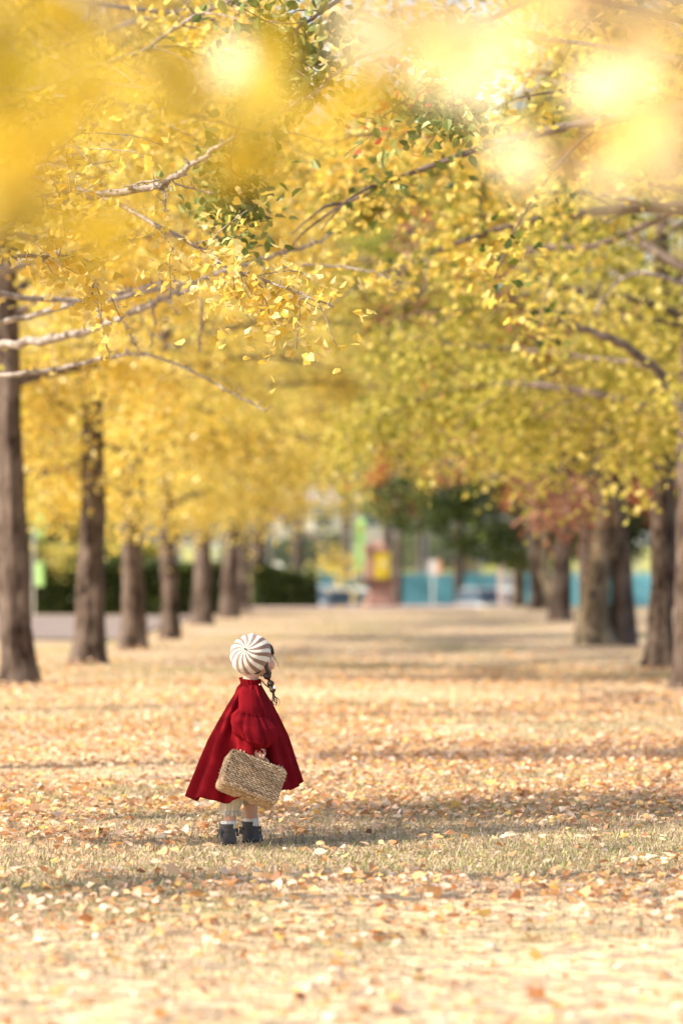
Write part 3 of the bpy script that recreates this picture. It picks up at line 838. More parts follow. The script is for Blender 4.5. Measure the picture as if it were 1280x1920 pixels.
# ------------------------------------------------------------------ far trees of the shaded row
cA = tree_meshes(41, H=8.5, hb=2.7, nl=16, L=3.4, r0=0.22, pal=LIME[:4] + RED, spacing=0.06, per=7, spread=0.14, elev0=0.35)
cB = tree_meshes(42, H=8.5, hb=1.9, nl=16, L=3.2, r0=0.24, pal=RED + RED[:3] + LIME[3:4], spacing=0.07, per=6, spread=0.12, elev0=0.2)
CG = 'cherry trees of the shaded row'
def stem(root, seed, H, r0, pts, mat, flare=1.5):
    """a second stem along local points"""
    P = smooth_path(pts, 40)
    t = np.linspace(0, 1, 40)
    nz = SinNoise(seed, 22, 4, 16, 3)
    th = np.arange(22)*2*PI/22
    q = np.stack([np.cos(th)[None]*np.ones((40, 1)), np.sin(th)[None]*np.ones((40, 1)), (P[:, 2]*0.5)[:, None]*np.ones(22)], -1)
    r = r0*(1-0.55*t)*(1+(flare-1)*np.exp(-np.maximum(P[:, 2], 0)/0.3))
    V, F = tube_vf(P, r, 22, True, 1+0.10*nz(q))
    return MB().add(V, F).build('trunk', M[mat], root, True)
def knot(root, loc, r):
    """ring shaped scar of a lost limb"""
    th = np.linspace(0, 2*PI, 15)
    P = np.stack([r*np.cos(th), np.zeros(15), 1.3*r*np.sin(th)], -1)+np.array(loc)
    mb = MB(); V, F = tube_vf(P, r*0.35, 6, False); mb.add(V, F)
    V, F = ell_vf(np.array(loc)+np.array([0, r*0.25, 0]), (r*0.9, r*0.3, r*1.2)); mb.add(V, F)
    return mb.build('knot', M['limb'], root, True)

tw = empty('cherry_tree', (2.55, 56.0, 0), 0, 'twin trunked cherry with pale flaking bark and a dark knot hole', 'tree', CG)
stem(tw, 1, 4, 0.21, [(-0.12, -0.05, -0.15), (-0.10, -0.05, 0.6), (-0.02, 0, 1.4), (0.02, 0, 2.2), (0.06, 0, 3.6)], 'bark_pale', 1.7)
stem(tw, 2, 4, 0.20, [(0.30, 0.15, -0.15), (0.30, 0.12, 1.0), (0.27, 0.1, 2.0), (0.45, 0.1, 4.0)], 'bark', 1.25)
stem(tw, 3, 4, 0.11, [(0.10, 0.05, 1.3), (0.22, 0.0, 1.8), (0.05, -0.1, 2.45), (-0.35, -0.2, 2.75), (-0.9, -0.3, 2.9)], 'bark_pale', 1.0)
knot(tw, (-0.14, -0.30, 0.75), 0.06)
for nm, me in (('limbs', cA[1]), ('crown', cA[2])):
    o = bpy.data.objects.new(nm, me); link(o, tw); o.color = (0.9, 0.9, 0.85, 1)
c75 = place_tree('cherry_tree', cB, (2.62, 75), 0.6, 1.0, 'dark trunked cherry with rusty red leaves hanging low', 'tree', CG, trunk_scale=0.95)
c90 = place_tree('cherry_tree', cA, (2.55, 90), 2.0, 1.0, 'far cherry with dark trunk beside the leaning pale stem', 'tree', CG, trunk_scale=0.95)
stem(c90, 5, 3, 0.17, [(-0.45, -0.2, -0.1), (-0.42, -0.2, 0.4), (-0.2, -0.1, 1.0), (-0.25, -0.1, 1.8), (-0.9, 0, 3.0)], 'bark_pale', 1.3)
gF = place_tree('ginkgo_tree', gD, (2.7, 65), 4.0, 1.0, 'shaded ginkgo hidden behind the twin trunked cherry', 'tree', RG, trunk_scale=0.75)
place_tree('ginkgo_tree', gD, (2.9, 83), 2.0, 1.0, 'far shaded ginkgo between two cherries', 'tree', RG, trunk_scale=0.8)

for k, (rt, pts, cnt, sp) in enumerate([
        (tw, [(1110, 700, 55), (1060, 650, 52), (1015, 622, 50)], 260, 0.12), (tw, [(1110, 820, 55), (1010, 770, 51), (950, 745, 49)], 200, 0.11),
        (tw, [(1110, 640, 55), (980, 560, 50), (860, 490, 47)], 320, 0.16), (tw, [(1100, 900, 55), (1050, 930, 53), (1005, 930, 52)], 380, 0.20),
        (tw, [(1110, 880, 55), (1085, 930, 54), (1075, 965, 54)], 300, 0.18), (c75, [(1050, 780, 74), (900, 800, 70), (735, 828, 66)], 420, 0.2),
        (tw, [(1110, 560, 55), (900, 470, 48), (760, 420, 45)], 320, 0.2), (tw, [(1110, 600, 55), (850, 540, 48), (700, 600, 45)], 240, 0.2)]):
    spray(rt, [(rt.location.x, rt.location.y, A(*pts[0])[2]+0.2)]+[A(*p) for p in pts], 0.03, 0.007, cnt, 0, 0.085, P_NEAR, [(0.44, 0.17, 0.11), (0.40, 0.15, 0.11), (0.48, 0.25, 0.14), (0.36, 0.17, 0.12), (0.55, 0.36, 0.20)], 800+k, sp, 'limb', 'near_leaf', (QUAD, QUADF), twigs=7, twl=0.5, s0=0.6)

# ------------------------------------------------------------------ background trees
def lump_tree(name, label, px, d, h, lumps, n, size, pal, seed, trunk_r=0.22, group='trees beyond the avenue', x=None):
    rng = np.random.default_rng(seed)
    x = (px-VPX)/FPX*d if x is None else x
    z0 = float(ground_z(x, d))
    r = empty(name, (x, d, z0), 0, label, 'tree', group)
    tm = trunk_mb(seed, h*0.8, trunk_r, sides=14, rings=24).build('trunk', M['bark'], r, True)
    mb = MB(); pos = []; cols = []
    vol = np.array([a*b*c for _, (a, b, c) in lumps])**(2/3)
    for (c, rad), w in zip(lumps, vol/vol.sum()):
        k = int(n*w)
        u = rng.normal(size=(k, 3)); u /= np.linalg.norm(u, axis=1)[:, None]
        nz = SinNoise(seed+len(pos), 10, 2, 7, 3)
        rr = (0.55+0.45*rng.uniform(size=k)**0.5)*(1+0.16*nz(u))
        pos.append(np.array(c)+u*rr[:, None]*np.array(rad))
        cols.append(pick(pal, k, rng, 0.15))
    pos = np.concatenate(pos)
    leaves_into(mb, pos, size*rng.uniform(0.6, 1.3, len(pos)), np.concatenate(cols), rng)
    o = mb.build('crown', M['leaf'], r, False, True)
    return r

def dome(rng, cx, w, z0, z1, k, dep=None):
    """irregular crown: k lumps filling width w (half) between z0 and z1"""
    out = []
    for i in range(k):
        f = rng.uniform()
        z = z0+(z1-z0)*(0.12+0.8*f)
        ww = w*math.sin(PI*(0.22+0.72*f))**0.8
        a = rng.uniform(0, 2*PI); q = ww*0.6*math.sqrt(rng.uniform())
        s = w*rng.uniform(0.34, 0.55)
        out.append(((cx+q*math.cos(a), q*math.sin(a)*0.9, max(z, z0+s*0.7)), (s, s, s*0.75)))
    return out
rb = np.random.default_rng(77)
OL = LIME[:4] + LIME[5:] + GREEN[1:3]
lump_tree('evergreen_tree', 'dark spreading evergreen whose low skirt of boughs shades the end of the avenue', 972, 101, 7,
          [((-2.6, 0, 3.7), (1.5, 1.6, 0.9)), ((-0.9, 0, 3.4), (1.5, 1.6, 1.2)), ((0.4, 0, 3.2), (1.5, 1.6, 1.3)), ((-1.6, 0.5, 4.6), (1.6, 1.6, 1.3)), ((0.2, 0.3, 5.2), (2.0, 1.8, 1.6)), ((1.7, 0, 3.6), (1.4, 1.5, 1.2)), ((-0.6, 0.2, 6.8), (1.6, 1.5, 1.3))],
          11000, 0.17, DARK+DARK+GREEN[:2], 201, 0.2)
BT = [
    ('evergreen_tree', 'dark evergreen filling the gap behind the twin trunked cherry', 1165, 112, 9, 2.6, 2.0, 10, DARK, 13, 22000, 0.16),
    ('evergreen_tree', 'dull dark tree glimpsed behind the clipped hedge and the grey path', 110, 128, 9, 3.4, 1.6, 8.5, DARK+GREEN[:2], 14, 20000, 0.2),
    ('broadleaf_tree', 'olive green tree standing over the stone fountain', 725, 124, 13, 2.9, 3.4, 13, OL, 15, 26000, 0.17),
    ('broadleaf_tree', 'tall yellow green tree closing the far end beside the olive tree', 560, 132, 16, 3.8, 4.0, 16.5, LIME+YEL[:1], 16, 30000, 0.18),
    ('broadleaf_tree', 'tall golden tree behind the far end of the grey path', 330, 138, 17, 4.2, 3.6, 17.5, YEL+LIME[:3], 17, 30000, 0.18),
    ('broadleaf_tree', 'tall golden tree behind the hedge at the picture edge', 60, 142, 17, 4.4, 4.0, 18, YEL+LIME[:2], 18, 28000, 0.2),
    ('broadleaf_tree', 'tall green and rust tree rising behind the dark evergreen', 860, 136, 17, 4.0, 5.0, 18, OL+RED[:2], 19, 32000, 0.18),
    ('broadleaf_tree', 'tall olive tree behind the shaded row, topmost of the far crowns', 1060, 128, 17, 4.0, 4.2, 18, OL, 20, 30000, 0.18),
    ('broadleaf_tree', 'tall mottled tree at the far corner behind the shaded ginkgos', 1260, 134, 17, 4.2, 3.0, 18, OL+YEL[:2], 21, 28000, 0.18),
    ('broadleaf_tree', 'tallest yellow tree far behind the olive tree, over the middle of the avenue', 650, 152, 20, 4.6, 6.0, 21.5, LIME+YEL[:3], 31, 34000, 0.2),
    ('broadleaf_tree', 'tall lime green tree far behind, between the middle and the dark evergreen', 790, 150, 20, 4.4, 7.0, 21, LIME, 32, 32000, 0.2),
    ('broadleaf_tree', 'tall pale golden tree far behind the golden one of the grey path', 440, 156, 20, 4.6, 6.0, 21.5, YEL+LIME[:2], 33, 32000, 0.2),
    ('cherry_tree', 'rust red cherry glowing between the olive tree and the dark evergreen', 745, 109, 6, 1.1, 3.6, 6.2, RED+LIME[:1], 22, 6000, 0.13),
]
for nm, lab, px, d, h, w, z0, z1, pal, sd, n, sz in BT:
    lump_tree(nm, lab, px, d, h, dome(rb, 0, w, z0, z1, 13), n, sz, pal, 300+sd)

# ------------------------------------------------------------------ hedges and shrubs
def hedge(name, label, x0, x1, y0, y1, h0, h1, pal, n, seed, size=0.09, cat='hedge', group=None):
    """clipped hedge from x0 to x1, depth y0..y1; height h0 -> h1"""
    rng = np.random.default_rng(seed)
    xm, ym = (x0+x1)/2, (y0+y1)/2
    z0 = float(ground_z(xm, ym))
    r = empty(name, (xm, ym, z0), 0, label, cat, group)
    mb = MB()
    face = rng.uniform(size=n)
    X = rng.uniform(x0, x1, n); Y = rng.uniform(y0, y1, n)
    H = np.interp(X, [x0, x1], [h0, h1])
    Z = rng.uniform(0.0, 1.0, n)*H
    top = face < 0.36; front = (face >= 0.36) & (face < 0.80); side = face >= 0.80
    Z[top] = H[top]; Y[front] = y0; X[side] = np.where(rng.uniform(size=side.sum()) < 0.5, x0, x1)
    nz = SinNoise(seed, 12, 1, 6, 3)
    pos = np.stack([X-xm, Y-ym, Z], -1)
    off = 0.04*nz(pos)
    pos[top, 2] += off[top]; pos[front, 1] -= off[front]; pos[side, 0] += off[side]
    pos += rng.normal(size=pos.shape)*0.03
    pos[:, 2] = np.maximum(pos[:, 2], 0.02)
    leaves_into(mb, pos, size*rng.uniform(0.6, 1.3, n), pick(pal, n, rng, 0.15), rng)
    mb.build('foliage', M['leaf'], r, False, True)
    core = MB()
    V = np.array([[a-xm, b-ym, c] for a, hh in ((x0+.06, h0), (x1-.06, h1)) for b in (y0+.06, y1-.06) for c in (0, hh-0.08)])
    core.add(V, np.array([[0, 1, 3, 2], [4, 6, 7, 5], [0, 4, 5, 1], [2, 3, 7, 6], [0, 2, 6, 4], [1, 5, 7, 3]]))
    core.build('twigs', M['limb'], r)
    return r
hedge('hedge', 'long dark clipped hedge closing the grey path behind the trunks', -12.5, -4.3, 82.5, 84.2, 1.12, 1.02, DARK+GREEN[:1], 42000, 401)  # green hedge, the trees' shade put into its dark leaf colour
hedge('hedge', 'low dark clipped hedge ending beside the plaza', -4.1, -2.75, 92.0, 94.5, 1.05, 0.66, DARK+GREEN[:1], 16000, 402)  # same dark leaf colour, tree shade included
hedge('hedge', 'sunlit yellow green hedge rising behind the long dark one', -14.5, -6.2, 88.2, 90, 1.5, 1.42, LIME[1:4]+GREEN[1:3], 26000, 403)
for i, (px, d, w, h, pal, lab) in enumerate([
        (560, 176, 1.6, 1.6, GREEN, 'rounded green shrub on the bank below the grey roofed house'),
        (640, 178, 1.7, 1.4, GREEN, 'rounded green shrub on the bank behind the light green banner'),
        (765, 174, 1.8, 1.5, GREEN[1:3]+LIME[3:4], 'rounded green shrub on the bank behind the fountain'),
        (850, 176, 1.7, 1.5, GREEN, 'rounded green shrub on the bank under the dark evergreen'),
        (872, 160, 0.7, 1.9, YEL, 'small golden bush on the bank under the dark evergreen'),
        (930, 178, 1.7, 1.7, GREEN, 'rounded green shrub on the bank left of the cherry stems'),
        (470, 172, 1.9, 1.5, GREEN, 'rounded green shrub on the bank behind the low hedge')]):
    x = (px-VPX)/FPX*d
    rng = np.random.default_rng(500+i)
    r = empty('shrub', (x, d, float(ground_z(x, d))), 0, lab, 'shrub', 'shrubs on the far bank')
    mb = MB(); n = 3500
    u = rng.normal(size=(n, 3)); u /= np.linalg.norm(u, axis=1)[:, None]; u[:, 2] = np.abs(u[:, 2])
    pos = u*(0.7+0.3*rng.uniform(size=n))[:, None]*(1+0.15*SinNoise(i, 8, 2, 6, 3)(u))[:, None]*np.array([w, w*0.8, h])
    leaves_into(mb, pos, 0.16*rng.uniform(0.6, 1.3, n), pick(pal, n, rng), rng)
    mb.build('foliage', M['leaf'], r, False, True)
    V, F = tube_vf([(0, 0, -0.1), (0, 0, h*0.6)], 0.06, 6)
    MB().add(V, F).build('stem', M['limb'], r)

# ------------------------------------------------------------------ fences, houses, signs, fountain, cars
M['post'] = simple('pale_post', (0.62, 0.58, 0.50), (0.72, 0.68, 0.60), 5, 0.5)
M['wire'] = simple('grey_wire', (0.40, 0.42, 0.44), None, 5, 0.5)
M['teal'] = simple('teal_sheet', (0.16, 0.47, 0.53), (0.24, 0.56, 0.62), 1.2, 0.6)
M['paleblue'] = simple('pale_sheet', (0.55, 0.62, 0.64), (0.64, 0.70, 0.70), 1.2, 0.6)
def mesh_fence(label, x0, x1, y, h, step, panel_h, panel_mat, dz=0.0, gap=0.03):
    z0 = float(ground_z(0.5*(x0+x1), y))+dz
    r = empty('fence', ((x0+x1)/2, y, z0), 0, label, 'fence')
    n = int(round((x1-x0)/step)); xm = (x0+x1)/2
    pm = pl = None
    for i in range(n+1):
        x = x0+i*(x1-x0)/n-xm
        if pm is None:
            V, F = tube_vf([(0, 0, -0.2), (0, 0, h)], 0.05, 8); pm = MB().add(V, F).mesh('post', M['post'])
            V, F = box_vf((0, 0, panel_h/2+0.03), ((x1-x0)/n-gap, 0.02, panel_h)); pl = MB().add(V, F).mesh('panel', M[panel_mat])
        o = bpy.data.objects.new('post', pm); o.location = (x, 0, 0); link(o, r)
        if i < n:
            o = bpy.data.objects.new('panel', pl); o.location = (x+(x1-x0)/n/2, -0.075, 0); link(o, r)
    for z in (panel_h+0.12, h-0.06):
        V, F = tube_vf([(x0-xm, 0.055, z), (x1-xm, 0.055, z)], 0.03, 6); MB().add(V, F).build('rail', M['post'], r)
    mb = MB()
    for z in np.arange(panel_h+0.2, h-0.1, 0.11):
        V, F = tube_vf([(x0-xm, -0.06, z), (x1-xm, -0.06, z)], 0.008, 4, False); mb.add(V, F)
    for x in np.arange(x0-xm+0.1, x1-xm, 0.11):
        V, F = tube_vf([(x, -0.062, panel_h+0.15), (x, -0.062, h-0.08)], 0.007, 4, False); mb.add(V, F)
    w = mb.build('netting', M['wire'], r); w['kind'] = 'stuff'
    return r
mesh_fence('tall wire net fence with teal sheets along its foot, beyond the sunken car park', -6.0, 22.0, 146, 3.5, 2.0, 1.9, 'teal')
mesh_fence('pale blue sheeted fence behind the hedges beside the grey path', -18.0, -6.0, 110, 1.8+1.2, 2.0, 2.2, 'paleblue')

M['plaster'] = simple('pale_plaster', (0.56, 0.50, 0.45), (0.64, 0.58, 0.53), 2, 0.9)
M['rooftile'] = simple('grey_roof', (0.24, 0.22, 0.23), (0.34, 0.31, 0.31), 3, 0.8)
M['glass'] = simple('dark_glass', (0.05, 0.07, 0.09), (0.10, 0.13, 0.16), 2, 0.12, spec=0.6)
M['white'] = simple('white_paint', (0.78, 0.78, 0.76), (0.82, 0.82, 0.80), 3, 0.4)
def house(label, x, y, w, dep, h, rh, zoff=0.0, mat='plaster'):
    r = empty('house', (x, y, float(ground_z(x, y))+zoff), 0, label, 'house')
    V, F = box_vf((0, 0, h/2-0.3), (w, dep, h+0.6)); MB().add(V, F).build('wall', M[mat], r)
    a, b = w/2+0.35, dep/2+0.35
    V = np.array([[-a, -b, h], [a, -b, h], [a, b, h], [-a, b, h], [-a*0.75, 0, h+rh], [a*0.75, 0, h+rh], [-a, -b, h-0.15], [a, -b, h-0.15], [a, b, h-0.15], [-a, b, h-0.15]])
    MB().add(V+np.array([0, 0, 0.006]), [np.array([[0, 1, 5, 4], [2, 3, 4, 5], [6, 7, 1, 0], [7, 8, 2, 1], [8, 9, 3, 2], [9, 6, 0, 3], [9, 8, 7, 6]]), np.array([[1, 2, 5], [3, 0, 4]])]).build('roof', M['rooftile'], r)
    k = max(2, int(w/2.2))
    for i in range(k):
        cx = -w/2+(i+0.5)*w/k
        V, F = box_vf((cx, -dep/2-0.03, h*0.55), (1.2, 0.06, 1.1)); f = MB().add(V, F).build('window', M['white'], r)
        V, F = box_vf((cx, -dep/2-0.065, h*0.55), (1.05, 0.02, 0.95)); MB().add(V, F).build('pane', M['glass'], f)
    return r
house('grey roofed pale house seen under the yellow crowns', -6.6, 214, 3.6, 5, 2.3, 0.9, 0.2)
house('pale pinkish house seen beside the light green banner', -4.0, 222, 2.9, 5, 2.3, 1.0, 0.4)
house('pale blue white building glimpsed between the shaded trunks', 10.2, 196, 5.0, 5, 1.9, 0.7, -0.4, 'paleblue')

# stone fountain on the plaza
M['redstone'] = simple('reddish_stone', (0.27, 0.15, 0.115), (0.42, 0.25, 0.195), 9, 0.85, 0.5, 40)
M['darkstone'] = simple('dark_red_stone', (0.14, 0.075, 0.06), (0.22, 0.12, 0.10), 9, 0.8, 0.4, 40)
M['yellow'] = simple('yellow_board', (0.80, 0.60, 0.02), (0.84, 0.64, 0.04), 3, 0.5)
fo = empty('fountain', (-1.13, 93.0, 0.03), 0.0, 'reddish stone fountain pillar with basin ledge at the end of the avenue', 'fountain')
def octa(z, w, d, ch=0.22):
    c = ch*min(w, d)
    return [(-w+c, -d, z), (w-c, -d, z), (w, -d+c, z), (w, d-c, z), (w-c, d, z), (-w+c, d, z), (-w, d-c, z), (-w, -d+c, z)]
V, F = loft_vf([octa(0, .44, .42), octa(.09, .44, .42), octa(.12, .36, .34), octa(.34, .31, .30), octa(.50, .29, .28), octa(.53, .33, .31)], True, True, True)
MB().add(V, F).build('pedestal', M['redstone'], fo)
V, F = loft_vf([octa(.533, .33, .31), octa(.57, .50, .44), octa(.66, .53, .47), octa(.66, .44, .38), octa(.60, .40, .34)], True, True, True)
MB().add(V, F).build('basin', M['darkstone'], fo)
V, F = loft_vf([octa(.603, .30, .24), octa(1.28, .27, .22), octa(1.31, .33, .28), octa(1.40, .33, .28), octa(1.52, .20, .18), octa(1.58, .10, .10)], True, True, True)
MB().add(V+np.array([-0.10, 0.05, 0]), F).build('pillar', M['redstone'], fo)
bd = empty('sign_board', (-1.08, 92.66, 0.70), 0.05, 'bright yellow upright board leaning on the fountain pillar', 'sign')
V, F = box_vf((0, 0, 0.31), (0.36, 0.035, 0.62)); MB().add(V, F).build('board', M['yellow'], bd)
V, F = box_vf((0.03, -0.021, 0.36), (0.16, 0.006, 0.24)); MB().add(V, F).build('panel', simple('pale_yellow', (0.85, 0.74, 0.3)), bd)

M['flag'] = simple('light_green_cloth', (0.36, 0.62, 0.20), (0.44, 0.70, 0.26), 2, 0.8)
def banner(label, x, y, spans, w):
    r = empty('banner', (x, y, float(ground_z(x, y))), 0, label, 'banner', 'light green banners on poles')
    V, F = tube_vf([(0, 0, -0.1), (0, 0, max(b for _, b in spans)+0.05)], 0.018, 8); MB().add(V, F).build('pole', M['post'], r)
    for a, b in spans:
        X, Z = np.meshgrid(np.linspace(0.02, w, 8), np.linspace(a, b, 14))
        Y = 0.03*np.sin(X*16+Z*3)*X/w
        V, F = loft_vf(np.stack([X, Y, Z], -1), closed=False)
        o = MB().add(V, F).build('cloth', M['flag'], r, True)
        md = o.modifiers.new('thickness', 'SOLIDIFY'); md.thickness = 0.004
    return r
banner('tall light green banner standing behind the fountain', -1.86, 96.5, [(1.05, 2.38)], 0.33)
banner('light green banner in two pieces beside the stoutest trunk', -8.3, 81.0, [(0.62, 1.12), (1.62, 2.4)], 0.22)
# small signs
def sign(label, x, y, zc, w, h, mat, name='sign', round_=False, edge=None):
    z0 = float(ground_z(x, y))
    r = empty(name, (x, y, z0), 0, label, 'sign')
    V, F = tube_vf([(0, 0.03, -0.1), (0, 0.03, zc-z0)], 0.025, 8); MB().add(V, F).build('post', M['post'], r)
    if round_:
        V, F = tube_vf([(0, -0.02, zc-z0), (0, 0.0, zc-z0)], w, 24)
    else:
        V, F = box_vf((0, -0.015, zc-z0), (w, 0.03, h))
    MB().add(V, F).build('plate', M[mat], r)
    if edge:
        V, F = box_vf((w*0.5+0.045, -0.015, zc-z0), (0.09, 0.034, h)); MB().add(V, F).build('edge', M[edge], r)
M['orange'] = simple('orange_paint', (0.72, 0.28, 0.08))
sign('round white sign disc on a post above the low hedge end', -4.05, 104, 0.90, 0.17, 0, 'white', round_=True)
sign('white notice board with orange edge in front of the grass bank', 0.18, 112, 0.88, 0.28, 0.44, 'plaster', edge='orange')
pr = empty('gate_pillar', (2.45, 118, -1.42), 0, 'pair of pinkish gate pillars with a bar beside the leaning cherry stem', 'gate')
for x in (-0.16, 0.22):
    V, F = box_vf((x, 0, 1.2), (0.22, 0.22, 2.4)); MB().add(V, F).build('pillar', M['paving'], pr)
V, F = box_vf((0.03, -0.12, 1.6), (0.5, 0.02, 0.1)); MB().add(V, F).build('bar', M['white'], pr)

def car(label, x, y, rz, paint):
    z0 = float(ground_z(x, y))+0.01
    r = empty('parked_car', (x, y, z0), rz, label, 'car', 'cars in the sunken car park')
    prof = [(-1.70, .30), (-1.72, .62), (-1.62, .84), (-1.0, .93), (1.35, .96), (1.62, .90), (1.70, .62), (1.66, .30)]
    rings = []
    for s in (-1, -0.92, 0.92, 1):
        k = 1 if abs(s) < 0.95 else 0.93
        rings.append([(px_*k, s*0.74, 0.3+(pz-0.3)*k) for px_, pz in prof])
    V, F = loft_vf(rings, True, True, True); MB().add(V, F).build('body', M[paint], r, False)
    cab = lambda z, a, b, w: [(a, -w, z), (b, -w, z), (b, w, z), (a, w, z)]
    V, F = loft_vf([cab(.935, -1.05, 1.52, .68), cab(1.42, -0.45, 1.30, .58)], True, False, False); MB().add(V, F).build('window', M['glass'], r)
    V, F = loft_vf([cab(1.42, -0.50, 1.34, .60), cab(1.49, -0.36, 1.22, .54)], True, True, True); MB().add(V, F).build('roof', M[paint], r)
    for px_ in (-1.08, 1.08):
        for s in (-1, 1):
            V, F = tube_vf([(px_, s*0.60, .29), (px_, s*0.755, .29)], 0.29, 18); w = MB().add(V, F).build('wheel', M['rubber'], r)
            V, F = tube_vf([(px_, s*0.70, .29), (px_, s*0.765, .29)], 0.18, 14); MB().add(V, F).build('rim', M['wire'], w)
    for s in (-1, 1):
        V, F = box_vf((-1.70, s*0.55, .68), (0.06, 0.26, 0.14)); MB().add(V, F).build('headlight', M['white'], r)
        V, F = box_vf((1.69, s*0.62, .78), (0.06, 0.12, 0.22)); MB().add(V, F).build('tail_light', M['orange'], r)
M['rubber'] = simple('tyre_rubber', (0.03, 0.03, 0.03), None, 5, 0.8)
M['silver'] = simple('pale_silver_paint', (0.55, 0.62, 0.66), (0.58, 0.65, 0.68), 3, 0.3, metal=0.2)
car('white parked car right of the fountain, seen over the lawn edge', 2.15, 133, PI/2+0.35, 'white')
car('white parked car left of the fountain, seen over the lawn edge', -2.55, 131, PI/2-0.2, 'white')
car('pale silver parked car between the low hedge and the white one', -3.65, 138, PI/2, 'silver')

#PART3

# ------------------------------------------------------------------ grass and fallen leaves
def grass():
    rng = np.random.default_rng(8)
    zones = [(10.2, 14.0, 1500), (14.0, 22.5, 2900), (22.5, 32, 1300), (32, 46, 420)]
    mb = MB()
    for y0, y1, dn in zones:
        m = int((y1-y0)*(0.185*(y0+y1)/2+2.6)*dn)
        y = rng.uniform(y0, y1, m)
        x = rng.uniform(-0.1185*y-1.2, 0.0745*y+1.2, m)
        P = np.stack([x, y], -1)
        g = gpatch(P)
        keep = rng.uniform(size=m) < np.clip(0.75+0.35*g, 0.25, 1)
        keep &= ~((np.hypot((x+0.962)/0.075, (y-18.53)/0.11) < 1) | (np.hypot((x+0.845)/0.075, (y-18.70)/0.11) < 1)) | (rng.uniform(size=m) < 0.15)
        x, y, P, g = x[keep], y[keep], P[keep], g[keep]; n = len(x)
        h = rng.gamma(5, 0.0040, n)*(1+0.2*np.clip(g, -1, 1.5))
        lean = rng.uniform(0.4, 2.2, n)
        az = rng.uniform(0, 2*PI, n)
        w = rng.uniform(0.0022, 0.0042, n)*np.interp(y, [10, 20, 46], [1, 1, 2.4])
        d = np.stack([np.cos(az), np.sin(az)], -1); s = np.stack([-d[:, 1], d[:, 0]], -1)
        z = ground_z(x, y)-0.004
        b = np.stack([x, y, z], -1)
        S = np.concatenate([s, np.zeros((n, 1))], 1)*w[:, None]
        mid = b+np.concatenate([d*(h*lean*0.35)[:, None], (h*0.62)[:, None]], 1)
        tip = b+np.concatenate([d*(h*lean)[:, None], (h*np.clip(1.2-lean*0.45, .25, 1))[:, None]], 1)
        V = np.stack([b-S, b+S, mid+S*0.7, mid-S*0.7, tip], 1).reshape(-1, 3)
        k = np.arange(n)[:, None]*5
        pal_straw = pick([(0.50, 0.38, 0.255), (0.43, 0.325, 0.21), (0.57, 0.455, 0.33), (0.35, 0.255, 0.155)], n, rng)
        pal_green = pick([(0.30, 0.32, 0.10), (0.36, 0.36, 0.14), (0.24, 0.27, 0.08), (0.44, 0.42, 0.2)], n, rng)
        gr = rng.uniform(size=n) < np.clip(0.11+0.14*g, 0.03, 0.4)
        col = np.where(gr[:, None], pal_green, pal_straw)
        mb.add(V, [k+np.array([0, 1, 2, 3]), k+np.array([3, 2, 4])], 0, np.repeat(col, 5, 0))
    o = mb.build('grass', M['blade'], None, False, True)
    tag(o, 'short dry straw and green grass blades of the lawn', 'grass', kind='stuff')
grass()

